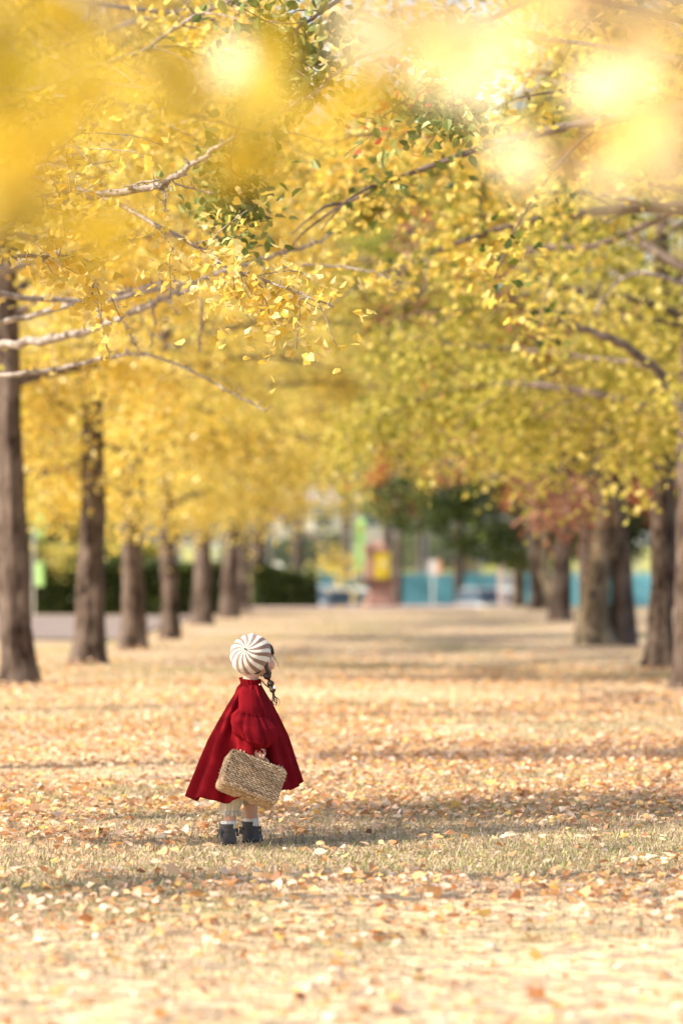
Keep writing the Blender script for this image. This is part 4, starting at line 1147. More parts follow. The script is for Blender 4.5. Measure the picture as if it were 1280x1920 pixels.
FL = [(0.84, 0.61, 0.38), (0.87, 0.69, 0.47), (0.82, 0.54, 0.24), (0.80, 0.46, 0.18), (0.72, 0.38, 0.17), (0.50, 0.25, 0.11), (0.32, 0.16, 0.08), (0.84, 0.60, 0.18), (0.76, 0.56, 0.38), (0.87, 0.73, 0.54)]
FL = [(r*0.92, g*0.88, b*0.92) for r, g, b in FL]
FLN = ['pale tan', 'cream', 'amber', 'orange', 'rust', 'brown', 'dark brown', 'golden yellow', 'dull tan', 'bleached']
def fallen():
    rng = np.random.default_rng(12)
    tab_y = [10, 12.5, 14, 15.2, 17.2, 18.4, 19.4, 21, 24, 30, 40, 55, 95]
    tab_n = [150, 150, 150, 170, 230, 290, 350, 420, 420, 340, 120, 30, 20]
    ys = np.linspace(10.2, 95, 1200)
    dens = np.interp(ys, tab_y, tab_n)*(0.193*ys+3.0)
    n = int((dens*(ys[1]-ys[0])).sum())
    cdf = np.cumsum(dens); cdf /= cdf[-1]
    y = np.interp(rng.uniform(size=n), cdf, ys)
    x = rng.uniform(-0.1185*y-1.5, 0.0745*y+1.5, n)
    P = np.stack([x, y], -1)
    lp = lpatch(P*np.array([1.0, 1.0]))
    gp = gpatch(P)
    keep = rng.uniform(size=n) < np.clip(0.60+0.50*lp-0.12*gp, 0.10, 1)*np.where((x < -4.7) & (y > 58), 0.12, 1)*np.interp(y, [38, 60], [1, 0.5])
    x, y = x[keep], y[keep]; n = len(x)
    z = ground_z(x, y)+rng.uniform(0.008, 0.034, n)
    b, a, nn = rand_basis(n, rng, 2.4)
    size = rng.uniform(0.026, 0.054, n)*np.where(rng.uniform(size=n) < 0.10, 1.45, 1.0)
    pal_i = rng.choice(len(FL), n, p=[.18, .09, .16, .15, .12, .08, .03, .06, .10, .03])
    z = np.where(np.minimum(np.abs(x+4.15), np.abs(x-2.65)) < 0.5, z+rng.uniform(0, 0.03, n), z)
    z = z+np.interp(y, [13.5, 15, 18.8, 20], [0, 0.012, 0.012, 0])
    near_boot = (np.abs(y-18.6) < 0.35) & (np.abs(x+0.9) < 0.28)
    z = np.where(near_boot, ground_z(x, y)+0.006, z)
    # the 300 that show largest
    inview = ((x/y*FPX+VPX) > -10) & ((x/y*FPX+VPX) < 1290) & ((VPY+(EYE-z)/y*FPX) < 1925)
    score = np.where(inview, size/y, 0)
    big = np.argsort(-score)[:300]
    rest = np.setdiff1d(np.arange(n), big)
    cols = np.clip(np.array(FL)[pal_i]*(1+rng.normal(size=(n, 1))*0.08), 0.01, 0.92)
    mb = MB()
    q = rest
    leaves_into(mb, np.stack([x, y, z], -1)[q], size[q], cols[q], rng, FAN, FANF, basis=(b[q], a[q], nn[q]), curl=rng.uniform(-1.5, 3.0, len(q)))
    o = mb.build('fallen_leaves', M['litter'], None, False, True)
    tag(o, 'carpet of fallen ginkgo leaves scattered over the dry lawn', 'leaves', kind='stuff')
    protos = []
    for i, c in enumerate(FL):
        row = []
        for v in range(3):
            m = MB()
            leaves_into(m, np.zeros((1, 3)), 1.0, np.array([c]), rng, FAN2, FAN2F, basis=(np.array([[1., 0, 0]]), np.array([[0., 1, 0]]), np.array([[0., 0, 1]])), curl=np.array([(-1.2, 1.2, 3.2)[v]]))
            row.append(m.mesh('fallen_leaf', M['litter'], False, True))
        protos.append(row)
    for i in big:
        c = pal_i[i]
        o = bpy.data.objects.new('fallen_leaf', protos[c][rng.integers(3)])
        s = size[i]
        o.matrix_world = Matrix(((b[i, 0]*s, a[i, 0]*s, nn[i, 0]*s, x[i]), (b[i, 1]*s, a[i, 1]*s, nn[i, 1]*s, y[i]), (b[i, 2]*s, a[i, 2]*s, nn[i, 2]*s, z[i]), (0, 0, 0, 1)))
        link(o)
        tag(o, f'{FLN[c]} fallen ginkgo leaf lying on the grass nearest the camera', 'leaf', f'{FLN[c]} fallen leaves nearest the camera')
fallen()

#PART4

# ------------------------------------------------------------------ the child (local frame: u = right, w = towards the camera, z = up)
CX, CY = -0.891, 18.6
CZ = float(ground_z(CX, CY))
child = empty('person', (CX, CY, CZ), 0, 'small child seen from behind in a red cape and striped beret, carrying a wicker case', 'person')
def L3(u, w, z):           # local (x, y, z) with y pointing away from the camera
    return np.array([u, -w, z], float)
def ring(u, w, z, ru, rw, n=64, rad=None, tilt=None):
    th = np.arange(n)*2*PI/n
    m = np.ones(n) if rad is None else rad
    P = np.stack([ru*m*np.cos(th), -rw*m*np.sin(th), np.zeros(n)], -1)
    if tilt is not None:
        P = P @ np.array(tilt).T
    return P+L3(u, w, z)

M['skin'] = simple('skin', (0.62, 0.36, 0.26), (0.68, 0.42, 0.31), 20, 0.5, spec=0.35)
b_ = M['skin'].node_tree.nodes['Principled BSDF']
b_.inputs['Subsurface Weight'].default_value = 0.15
b_.inputs['Subsurface Radius'].default_value = (0.012, 0.005, 0.003)
M['red'] = simple('red_wool', (0.155, 0.004, 0.008), (0.21, 0.006, 0.011), 12, 0.9, 0.25, 500, spec=0.06)
M['hair'] = simple('dark_hair', (0.018, 0.011, 0.008), (0.045, 0.028, 0.02), 60, 0.4, 0.4, 200, stretch=(1, 1, 0.2), spec=0.5)
M['cream'] = simple('cream_cotton', (0.62, 0.55, 0.42), (0.72, 0.65, 0.52), 30, 0.9, 0.2, 300)
M['sock'] = simple('white_sock', (0.74, 0.72, 0.68), None, 30, 0.9, 0.2, 300)
M['suede'] = simple('grey_suede', (0.075, 0.068, 0.066), (0.105, 0.097, 0.094), 40, 0.95, 0.2, 400, sheen=0.3, spec=0.1)
M['sole'] = simple('dark_sole', (0.03, 0.028, 0.028), (0.05, 0.045, 0.04), 20, 0.8)
M['pearl'] = simple('pearl', (0.82, 0.80, 0.78), None, 5, 0.25)
M['wool_white'] = simple('cream_wool', (0.74, 0.69, 0.58), (0.80, 0.75, 0.64), 50, 0.95, 0.5, 260, sheen=0.4, spec=0.1)
M['wool_brown'] = simple('brown_wool', (0.25, 0.155, 0.115), (0.31, 0.195, 0.145), 50, 0.95, 0.5, 260, sheen=0.3, spec=0.1)

# ---- which way she looks: to the right and away from the camera, chin a little raised
LOOK = np.array([0.80, 0.60, 0.16]); LOOK /= np.linalg.norm(LOOK)     # local x, y(away), z
SIDE = np.cross([0, 0, 1.0], LOOK); SIDE /= np.linalg.norm(SIDE)      # her left
UPH = np.cross(LOOK, SIDE)
HR = np.stack([LOOK, SIDE, UPH], 1)                                   # head frame columns: forward, left, up
HC = L3(0.066, -0.020, 0.890)
def hp(f, l, u):
    return HC+HR @ np.array([f, l, u])

# ---- body: one surface, fused from limbs by a voxel remesh
bm_ = MB()
def blob_(c, r, rot=None): V, F = ell_vf(c, r, rot, 18, 12); bm_.add(V, F)
def limb_(pts, r, n=14, sides=12): 
    P = smooth_path(pts, n) if len(pts) > 2 else np.linspace(pts[0], pts[1], n)
    rr = np.interp(np.linspace(0, 1, n), np.linspace(0, 1, len(r)), r)
    V, F = tube_vf(P, rr, sides); bm_.add(V, F)
    blob_(P[0], (rr[0],)*3); blob_(P[-1], (rr[-1],)*3)
blob_(hp(-0.008, 0, 0.014), (0.086, 0.074, 0.088), HR)              # skull
blob_(hp(0.026, 0, -0.038), (0.050, 0.052, 0.046), HR)              # jaw
blob_(hp(0.060, 0, -0.070), (0.016, 0.020, 0.013), HR)              # chin
for s in (-1, 1):
    blob_(hp(0.046, s*0.036, -0.030), (0.028, 0.026, 0.027), HR)    # cheeks
    blob_(hp(-0.012, s*0.077, -0.022), (0.016, 0.007, 0.023), HR)   # ears
    blob_(hp(-0.008, s*0.081, -0.038), (0.008, 0.006, 0.009), HR)   # ear lobes
    blob_(hp(0.070, s*0.028, 0.020), (0.012, 0.020, 0.008), HR)     # brows
blob_(hp(0.082, 0, -0.018), (0.013, 0.010, 0.010), HR)              # nose tip
limb_([hp(0.070, 0, 0.012), hp(0.080, 0, -0.012)], [0.006, 0.009], 5)
blob_(hp(0.072, 0, -0.044), (0.009, 0.017, 0.005), HR)              # upper lip
blob_(hp(0.070, 0, -0.052), (0.009, 0.014, 0.005), HR)              # lower lip
limb_([hp(-0.018, 0, -0.03), L3(0.036, 0, 0.80), L3(0.034, 0, 0.74)], [0.040, 0.036, 0.045])
limb_([L3(0.03, 0, 0.72), L3(0.025, 0, 0.62), L3(0.01, 0, 0.50), L3(0.0, 0, 0.40)], [0.066, 0.078, 0.082, 0.085])
limb_([L3(0.02, 0.060, 0.700), L3(0.03, -0.060, 0.700)], [0.040, 0.040])
# legs
limb_([L3(-0.035, 0.050, 0.39), L3(-0.05, 0.065, 0.235), L3(-0.058, 0.078, 0.15), L3(-0.064, 0.085, 0.06)], [0.060, 0.040, 0.033, 0.027])
limb_([L3(0.03, -0.05, 0.39), L3(0.034, -0.06, 0.235), L3(0.036, -0.07, 0.15), L3(0.036, -0.08, 0.06)], [0.060, 0.040, 0.033, 0.027])
# arms: the near (right) arm carries the case, the far one hangs
limb_([L3(0.028, 0.085, 0.690), L3(0.045, 0.160, 0.60), L3(0.078, 0.205, 0.486)], [0.032, 0.028, 0.020])
limb_([L3(0.025, -0.085, 0.690), L3(0.02, -0.160, 0.58), L3(0.06, -0.18, 0.47)], [0.035, 0.028, 0.020])
# right hand closed round the handle; the handle bar runs along HD
HD = np.array([math.cos(math.radians(17)), -0.10, -math.sin(math.radians(17))]); HD /= np.linalg.norm(HD)
GRIP = L3(0.090, 0.210, 0.438)
KN = np.cross(HD, [0, 0, 1.0]); KN /= np.linalg.norm(KN)
if KN[1] > 0: KN = -KN                                              # towards the camera
UPG = np.cross(KN, HD); UPG = UPG if UPG[2] > 0 else -UPG
blob_(GRIP+UPG*0.026+KN*0.002, (0.026, 0.014, 0.017), np.stack([HD, KN, UPG], 1))
limb_([L3(0.078, 0.205, 0.486), GRIP+UPG*0.030], [0.020, 0.017], 6)
for k, (o_, ln) in enumerate([(-0.0215, 0.90), (-0.0072, 1.0), (0.0072, 0.97), (0.0215, 0.82)]):
    b0 = GRIP+HD*o_+UPG*0.024
    pts = [b0+KN*0.006, b0+KN*0.0165-UPG*0.010*ln, b0+KN*0.0165-UPG*0.026*ln, b0+KN*0.006-UPG*0.037*ln, b0-KN*0.007-UPG*0.034*ln]
    limb_(pts, [0.0066, 0.0064, 0.0060, 0.0056, 0.005], 16, 8)
tb = GRIP-HD*0.024+UPG*0.022-KN*0.004
limb_([tb, tb-KN*0.014-UPG*0.008, tb-KN*0.014-UPG*0.024+HD*0.010], [0.0075, 0.0070, 0.006], 10, 8)
# left hand, relaxed
LHN = L3(0.068, -0.182, 0.432)
blob_(LHN, (0.013, 0.022, 0.026))
for k, (o_, ln) in enumerate([(-0.018, 0.9), (-0.006, 1.0), (0.006, 0.96), (0.018, 0.8)]):
    q = LHN+np.array([0.002, o_, -0.020])
    limb_([q, q+np.array([0.004, 0, -0.018])*ln, q+np.array([0.0, 0, -0.036])*ln], [0.0062, 0.0058, 0.005], 9, 8)
q = LHN+np.array([0.008, -0.020, 0.006])
limb_([q, q+np.array([0.010, -0.006, -0.014]), q+np.array([0.012, -0.004, -0.028])], [0.007, 0.0065, 0.0055], 8, 8)
raw = bm_.build('body', M['skin'], None, True)
md = raw.modifiers.new('fuse', 'REMESH'); md.mode = 'VOXEL'; md.voxel_size = 0.0026; md.use_smooth_shade = True
md = raw.modifiers.new('soften', 'SMOOTH'); md.factor = 0.5; md.iterations = 4
dg = bpy.context.evaluated_depsgraph_get()
me = bpy.data.meshes.new_from_object(raw.evaluated_get(dg))
me.name = 'body'
bpy.data.objects.remove(raw)
body = link(bpy.data.objects.new('body', me), child)
M['eye_white'] = simple('eye_white', (0.78, 0.76, 0.73), None, 5, 0.2)
M['iris'] = simple('dark_iris', (0.03, 0.018, 0.012), None, 5, 0.15)
for s in (-1, 1):
    V, F = ell_vf(hp(0.066, s*0.028, 0.004), (0.010, 0.0125, 0.008), HR, 14, 10); e = MB().add(V, F).build('eye', M['eye_white'], child, True)
    V, F = ell_vf(hp(0.0735, s*0.028, 0.004), (0.0035, 0.0065, 0.0062), HR, 12, 8); MB().add(V, F).build('iris', M['iris'], e, True)

# ---- hair: cap under the beret, braid, wisps
hb_ = MB()
V, F = ell_vf(hp(-0.026, 0, 0.020), (0.076, 0.081, 0.090), HR, 40, 26)
low = ((V-HC) @ HR)
V = V-np.outer(np.clip((low[:, 0]-0.03)/0.05, 0, 1)*0.02, LOOK)
hb_.add(V, F)
for s in (-1, 1):                                              # hair drawn down past the temples to the braids
    V, F = tube_vf(smooth_path([hp(0.045, s*0.060, 0.055), hp(0.006, s*0.080, 0.02), hp(-0.006, s*0.084, -0.03), hp(0.010, s*0.084, -0.068)], 14), np.linspace(0.013, 0.010, 14), 10); hb_.add(V, F)
for k in range(9):                                             # fringe over the forehead
    l = -0.062+k*0.0155
    V, F = tube_vf(smooth_path([hp(0.035, l*0.9, 0.075), hp(0.070-0.25*abs(l), l, 0.055), hp(0.082-0.35*abs(l), l*1.03, 0.022)], 10), np.linspace(0.011, 0.004, 10), 8); hb_.add(V, F)
hb_.build('hair', M['hair'], child, True)
B0 = hp(0.012, -0.082, -0.066)
bpx = [(501, 1268, .0205), (507, 1282, .0185), (511, 1294, .016)]
def pxl(px, py, w):
    d = CY-w
    return np.array([(px-VPX)/FPX*d-CX, -w, EYE+(VPY-py)/FPX*d-CZ])
wB = -(B0[1])
bd_ = MB()
cent = [pxl(px, py, wB+0.01*i) for i, (px, py, _) in enumerate(bpx)]
V, F = tube_vf(smooth_path([B0]+cent+[pxl(513, 1305, wB+.02)], 30), 0.0065, 8); bd_.add(V, F)
for c, (_, _, r) in zip(cent, bpx):
    V, F = ell_vf(c, (r*0.95, r, r*0.85), None, 16, 10)
    V = c+(V-c)*(1+0.07*np.sin(9*np.arctan2(V[:, 1]-c[1], V[:, 0]-c[0])+(V[:, 2]-c[2])*400))[:, None]
    bd_.add(V, F)
rr_ = np.random.default_rng(6)
tail = pxl(512, 1302, wB+.02)
for k in range(9):                                             # loose curls under the last tie
    ph = rr_.uniform(0, 6); R_ = rr_.uniform(0.006, 0.011); ln = rr_.uniform(0.045, 0.062)
    t = np.linspace(0, 1, 24)
    x = R_*(np.sin(t*(3.5+rr_.uniform(0, 3))+ph)-math.sin(ph))*np.minimum(1, t*2)+0.012*t
    y = R_*(np.cos(t*5+ph)-math.cos(ph))*np.minimum(1, t*2)
    P = tail+np.stack([x, y, -ln*t+0.010*np.maximum(0, t-0.75)*4*np.sin(ph)], -1)+rr_.normal(size=3)*0.002
    V, F = tube_vf(P, np.linspace(0.0026, 0.0012, 24), 6); bd_.add(V, F)
br_ = bd_.build('braid', M['hair'], child, True)
V, F = ell_vf(pxl(515, 1289.5, wB+.03), (.0075,)*3); MB().add(V, F).build('bead', M['pearl'], br_, True)
for c0, c1 in zip(cent[:-1], cent[1:]):
    V, F = ell_vf((c0+c1)/2, (.0085, .0085, .004)); MB().add(V, F).build('hair_tie', M['iris'] if c0 is cent[1] else M['red'], br_, True)
ws = MB()
for pts, r in (([(503, 1213), (510, 1222), (513, 1232), (520, 1241), (524, 1256)], .0016), ([(503, 1214), (509, 1226), (514, 1236), (519, 1243), (521, 1250)], .0012),
               ([(502, 1210), (508, 1217), (511, 1225), (510, 1232)], .0022), ([(503, 1218), (507, 1224), (508, 1232), (506, 1238)], .0020), ([(502, 1216), (511, 1229), (517, 1236)], .0011)):
    P = smooth_path([pxl(a, b, 0.0) for a, b in pts], 30); P[:, 0] += 0.0018*np.sin(np.arange(30)*0.9)
    V, F = tube_vf(P, np.linspace(r, 0.0006, 30), 5); ws.add(V, F)
ws.build('loose_strands', M['hair'], child, True)

# ---- beret: striped gores swirling out of a small nub
AX = np.array([-0.26, -0.915, 0.30]); AX /= np.linalg.norm(AX)     # towards the camera, a little left and up
E1 = np.cross([0, 0, 1.0], AX); E1 /= np.linalg.norm(E1); E2 = np.cross(AX, E1)
BC = pxl(467, 1224, 0.035)
NG, SUB = 26, 5
na = NG*SUB
ph = np.arange(na)*2*PI/na
rows = []
prof = smooth_path([(0.004, 0.062), (0.030, 0.060), (0.062, 0.048), (0.088, 0.022), (0.100, -0.012), (0.098, -0.040), (0.088, -0.060), (0.080, -0.072), (0.077, -0.066)], 30)
for r, h in prof:
    tw_ = 0.50*(r/0.1)**1.3 if h > -0.012 else 0.50+0.10*(-h-0.012)/0.06
    a = ph+tw_+0.020*np.sin(3*ph+r*40)+0.015*np.sin(7*ph)
    lob = 1+0.012*np.cos(ph*NG/2*1.0)*min(1, r/0.05)
    sag = 1+0.03*np.sin(2*a+0.6)*(r/0.1)+0.018*np.sin(5*a+h*40)*(r/0.1)+0.05*np.clip(-np.sin(a), 0, 1)*(r/0.1)
    r *= 0.98; h *= 0.95
    rows.append(BC+AX*h+(r*lob*sag)[:, None]*(np.cos(a)[:, None]*E1+np.sin(a)[:, None]*E2))
V, F = loft_vf(rows, True, True, False)
quad_m = np.tile((np.arange(na)//SUB) % 2, len(rows)-1)
mb = MB()
mb.add(V, [F[0]], quad_m)
mb.f.append((F[1], (np.arange(na)//SUB % 2).astype(np.int32)))
be = mb.build('beret', [M['wool_white'], M['wool_brown']], child, True)
V, F = tube_vf([BC+AX*0.058, BC+AX*0.068, BC+AX*0.076+E1*0.003], [0.004, 0.0035, 0.0025], 8)
MB().add(V, F).build('nub', M['iris'], be, True)

# ---- cape
def cape():
    n, m = 224, 70
    th = np.arange(n)*2*PI/n
    rows = []
    for t in np.linspace(0, 1, m):
        z = 0.772+(0.240-0.772)*t
        cu = 0.037+(0.008-0.037)*t
        ru, rw = interp([(0, .052, .058), (.03, .060, .085), (.08, .072, .118), (.18, .102, .150), (.5, .178, .205), (1, .264, .245)], t)
        tw = th+0.22*np.sin(2*th+1.0)+0.16*np.sin(3*th+2.2)+0.06*np.sin(5*th+4*t)
        fold = 0.40*np.cos(8*tw+0.7+0.4*t)+0.34*np.cos(13*tw+2.1-0.3*t)*(0.6+0.5*np.sin(2*th))+0.25*np.cos(5*tw-0.6)+0.10*np.cos(21*th+1.0)
        fold = np.tanh(fold*2.2)
        A_ = interp([(0, .05), (.06, .13), (.3, .185), (.6, .185), (1, .155)], t)[0]
        gather = 0.03*np.cos(34*th)*math.exp(-t/0.05)
        rad = 1+A_*fold+gather
        zz = 0.017*np.cos(th+0.5)*t + 0.020*fold*t**3 + np.where(np.cos(th) > 0, 0.028*np.cos(th)*t**2, 0)
        P = ring(cu, 0, 0, ru, rw, n, rad)
        P[:, 2] = z+zz
        rows.append(P)
    # turned under hem
    last = rows[-1]
    c = last.mean(0)
    rows.append(np.stack([c[0]+(last[:, 0]-c[0])*0.985, c[1]+(last[:, 1]-c[1])*0.985, last[:, 2]+0.006], -1))
    V, F = loft_vf(rows)
    o = MB().add(V, F).build('cape', M['red'], child, True)
    md = o.modifiers.new('cloth_thickness', 'SOLIDIFY'); md.thickness = 0.003; md.offset = -1
    return o
cp = cape()
n = 72; th = np.arange(n)*2*PI/n
rows = []
for z, r, a in ((.762, .056, .02), (.768, .051, .05), (.785, .050, .06), (.800, .0535, .07), (.803, .0525, .07), (.790, .048, .06), (.772, .048, .05)):
    rows.append(ring(.037+(.785-z)*0.15, -0.004, z, r, r*1.08, n, 1+a*np.cos(17*th+1)*0.6))
    rows[-1][:, 2] += 0.006*np.cos(th+2.6)
V, F = loft_vf(rows); MB().add(V, F).build('collar', M['red'], cp, True)
# tie ribbon of the collar
V, F = tube_vf(smooth_path([pxl(491, 1277, 0.05), pxl(496, 1283, 0.06), pxl(502, 1288, 0.06), pxl(508, 1292, 0.06)], 16), 0.0035, 6)
MB().add(V, F).build('ribbon', M['hair'], cp, True)
V, F = ell_vf(pxl(487, 1284, 0.065), (.004,)*3); MB().add(V, F).build('button', M['pearl'], cp, True)

def sleeve(side):
    k = 1 if side > 0 else -1
    n = 96; th = np.arange(n)*2*PI/n
    tab = [  # t, u, w, z, r, gather amplitude, big fold amplitude
        (0.00, .033, .060, .768, .012, .00, .02), (0.03, .033, .075, .760, .034, .00, .02), (0.08, .034, .100, .735, .050, .00, .03), (0.20, .038, .130, .690, .058, .00, .035), (0.32, .043, .148, .655, .058, .01, .03),
        (0.345, .044, .151, .648, .0605, .07, .02), (0.36, .044, .152, .645, .0555, .05, .02), (0.375, .045, .154, .642, .064, .09, .03), (0.43, .047, .160, .628, .079, .06, .05), (0.52, .051, .180, .600, .102, .05, .09),
        (0.64, .058, .194, .563, .108, .04, .13), (0.74, .066, .200, .533, .103, .06, .15), (0.82, .073, .200, .508, .074, .09, .08), (0.88, .078, .203, .493, .050, .10, .05), (0.915, .081, .204, .484, .031, .08, .0),
        (0.93, .084, .204, .480, .029, .08, .0), (0.95, .087, .205, .476, .034, .10, .0), (1.0, .090, .206, .470, .037, .11, .0)]
    rows = []
    for t in np.linspace(0, 1, 90):
        u, w, z, r, g, bf = interp(tab, t)
        rad = 1+g*1.35*(np.cos(11*th+0.4)+0.6*np.cos(17*th+2))/1.3+bf*1.4*np.tanh(1.8*(np.cos(3*th+2.6*t)+0.6*np.cos(5*th+1-3*t)))
        tl = math.radians(14)*k
        rot = np.array([[math.cos(.25), 0, math.sin(.25)], [0, 1, 0], [-math.sin(.25), 0, math.cos(.25)]]) @ np.array([[1, 0, 0], [0, math.cos(tl), -math.sin(tl)], [0, math.sin(tl), math.cos(tl)]])
        sq = 0.85 if t < 0.4 else 0.9
        uu = u if k > 0 else u*0.6-0.035*math.sin(PI*min(1, t))
        P = ring(uu, k*w, z+(0.0 if k > 0 else .01), r, r*sq, n, rad, rot)
        if t > 0.94: P[:, 2] += 0.008*np.cos(9*th)*(t-0.94)/0.06
        rows.append(P)
    V, F = loft_vf(rows)
    o = MB().add(V, F).build('sleeve', M['red'], child, True)
    md = o.modifiers.new('cloth_thickness', 'SOLIDIFY'); md.thickness = 0.002; md.offset = -1
    return o
sleeve(1); sleeve(-1)

# ---- bloomers, socks, boots
def tubeloft(tab, name, mat, parent, n=60, steps=40, gath=15, sq=1.0, ph0=0.0):
    th = np.arange(n)*2*PI/n
    rows = []
    for t in np.linspace(0, 1, steps):
        u, w, z, r, g = interp(tab, t)
        rad = 1+g*(np.cos(gath*th+ph0)+0.5*np.cos((gath+6)*th+2))/1.5
        rows.append(ring(u, w, z, r, r*sq, n, rad))
        if t > 0.85: rows[-1][:, 2] += 0.006*np.cos((gath-4)*th)*(t-0.85)/0.15
    V, F = loft_vf(rows)
    o = MB().add(V, F).build(name, mat, parent, True)
    md = o.modifiers.new('cloth_thickness', 'SOLIDIFY'); md.thickness = 0.0025; md.offset = -1
    return o
tubeloft([(0, -.038, .045, .36, .075, 0), (.3, -.046, .055, .27, .067, .02), (.6, -.051, .066, .207, .053, .06), (.78, -.054, .072, .178, .043, .12), (.83, -.055, .074, .170, .039, .12), (.90, -.056, .076, .161, .046, .15), (1, -.057, .078, .147, .052, .18)], 'bloomer_leg', M['cream'], child)
tubeloft([(0, .030, -.045, .36, .075, 0), (.3, .032, -.052, .29, .067, .02), (.6, .033, -.058, .245, .057, .04), (.78, .034, -.06, .222, .047, .09), (.83, .034, -.061, .216, .044, .10), (.90, .034, -.062, .207, .052, .13), (1, .034, -.063, .195, .057, .16)], 'bloomer_leg', M['cream'], child, ph0=1.0)

def boot(u, w, yaw, z0):
    r = bpy.data.objects.new('boot', None)
    th = np.arange(44)*2*PI/44
    def rg_(cx, a, b, z, toe=0.0):
        x = cx+a*np.cos(th); y = b*np.sin(th)*(1-toe*0.25*np.clip(np.cos(th), 0, 1))
        return np.stack([x, y, np.full(44, z)], -1)
    rows = [rg_(.020, .072, .034, .008, 1), rg_(.020, .076, .037, .016, 1), rg_(.018, .074, .037, .030, 1), rg_(.010, .064, .036, .045, .6), rg_(.002, .052, .038, .058, .2), rg_(-.001, .046, .0385, .072),
            rg_(-.002, .0445, .0385, .086), rg_(-.003, .0435, .0385, .100), rg_(-.004, .044, .0395, .116), rg_(-.004, .042, .0375, .1175), rg_(-.004, .038, .034, .112), rg_(-.004, .033, .028, .09)]
    V, F = loft_vf(rows, True, True, False)
    V[:, 0] += 0.0012*np.sin(V[:, 2]*260)
    c, s = math.cos(yaw), math.sin(yaw)
    Rz = np.array([[c, -s, 0], [s, c, 0], [0, 0, 1]])
    base = L3(u, w, z0)
    def put(V): return (V*np.array([1, 1, 0.86])) @ Rz.T+base
    o = MB().add(put(V), F).build('boot', M['suede'], child, True)
    V, F = loft_vf([rg_(.020, .074, .036, -.004, 1), rg_(.020, .078, .039, 0, 1), rg_(.020, .078, .039, .009, 1), rg_(.020, .074, .036, .0115, 1)], True, True, True)
    MB().add(put(V), F).build('sole', M['sole'], o, True)
    # folded cuff band, strap and bow
    V, F = loft_vf([rg_(-.001, .0465, .0395, .070), rg_(-.001, .0485, .0415, .072), rg_(-.002, .0475, .0415, .088), rg_(-.002, .0455, .0395, .090)]); MB().add(put(V), F).build('strap', M['suede'], o, True)
    for ang, sc in ((math.radians(150), 1.0), (math.radians(-60), 0.9)):
        q = np.array([-.002+.049*math.cos(ang), .042*math.sin(ang), .080])
        out = np.array([math.cos(ang), math.sin(ang), 0]); tan = np.array([-out[1], out[0], 0])
        b = MB()
        V, F = ell_vf(q+out*.003, (.006, .006, .007)); b.add(V, F)
        for sg in (-1, 1):
            lp = [q+out*.002, q+out*.005+tan*sg*.010+np.array([0, 0, .008]), q+out*.005+tan*sg*.015, q+out*.005+tan*sg*.010-np.array([0, 0, .008]), q+out*.002]
            V, F = tube_vf(smooth_path(lp, 18), 0.0032, 6); b.add(V, F)
            V, F = tube_vf(smooth_path([q+out*.004, q+out*.006+tan*sg*.007-np.array([0, 0, .016]), q+out*.007+tan*sg*.011-np.array([0, 0, .034])], 10), [0.003]*5+[0.004]*5, 6); b.add(V, F)
        b.mesh
        V2 = [put(v) for v in b.v]; b.v = V2
        b.build('bow', M['suede'], o, True)
    bpy.data.objects.remove(r)
    return o
Y1, Y2 = math.radians(74), math.radians(58)
boot(-.070, .080, Y1, .005)
boot(.034, -.085, Y2, .005)
for (u, w, z) in ((-.066, .083, .108), (.036, -.079, .110)):
    tubeloft([(0, u, w, z+.012, .036, .05), (.5, u, w, z, .038, .04), (1, u, w, z-.03, .034, 0)], 'sock', M['sock'], child, gath=11, steps=10)

# ------------------------------------------------------------------ the wicker case in her hand
M['rush'] = leaf_mat('woven_rush', 0.05, 0.7)
M['rush_dark'] = simple('rush_shadow', (0.16, 0.10, 0.055), (0.24, 0.16, 0.09), 60, 0.9)
BW, BH, BT_ = 0.292, 0.188, 0.112
rz_ = Matrix.Rotation(math.radians(17), 3, 'Y')        # slopes down to the right
rx_ = Matrix.Rotation(math.radians(-27), 3, 'X')       # top leans away, underside shows
ry_ = Matrix.Rotation(math.radians(12), 3, 'Z')        # its end turned a little towards the camera
RB = np.array(rz_ @ rx_ @ ry_)
# grip point in case coordinates: above the middle of its top
hg = np.array([0, -BT_/2+0.030, BH/2+0.024])
GW = np.array([CX, CY, CZ])+GRIP
CO = GW-RB @ hg
case = empty('wicker_case', CO, 0, 'woven rush picnic case with a lid hanging tilted from the hand of the child', 'basket')
case.rotation_euler = Matrix(RB.tolist()).to_euler()
RC = 0.026
def perim(s, inset=0.0):
    """point and outward normal on the rounded rectangle (x, z) at arc length s (array)"""
    a, b = BW/2-RC, BH/2-RC
    segs = [2*a, PI*RC/2, 2*b, PI*RC/2, 2*a, PI*RC/2, 2*b, PI*RC/2]
    tot = sum(segs); s = np.mod(s, tot)
    P = np.zeros((len(s), 2)); N_ = np.zeros((len(s), 2))
    acc = 0
    cs = [(a, b), (a, -b), (-a, -b), (-a, b)]
    dirs = [(1, 0), (0, -1), (-1, 0), (0, 1)]
    nrm = [(0, 1), (1, 0), (0, -1), (-1, 0)]
    starts = [(-a, b+RC), (a+RC, b), (a, -b-RC), (-a-RC, -b)]
    for i in range(4):
        m = (s >= acc) & (s < acc+segs[2*i]); q = s[m]-acc
        P[m] = np.array(starts[i])+q[:, None]*np.array(dirs[i]); N_[m] = nrm[i]
        acc += segs[2*i]
        m = (s >= acc) & (s < acc+segs[2*i+1]); q = (s[m]-acc)/RC
        an = math.atan2(nrm[i][1], nrm[i][0])-q
        N_[m] = np.stack([np.cos(an), np.sin(an)], -1); P[m] = np.array(cs[i])+RC*N_[m]
        acc += segs[2*i+1]
    return P-inset*N_, N_, tot
_, _, PT = perim(np.zeros(1))
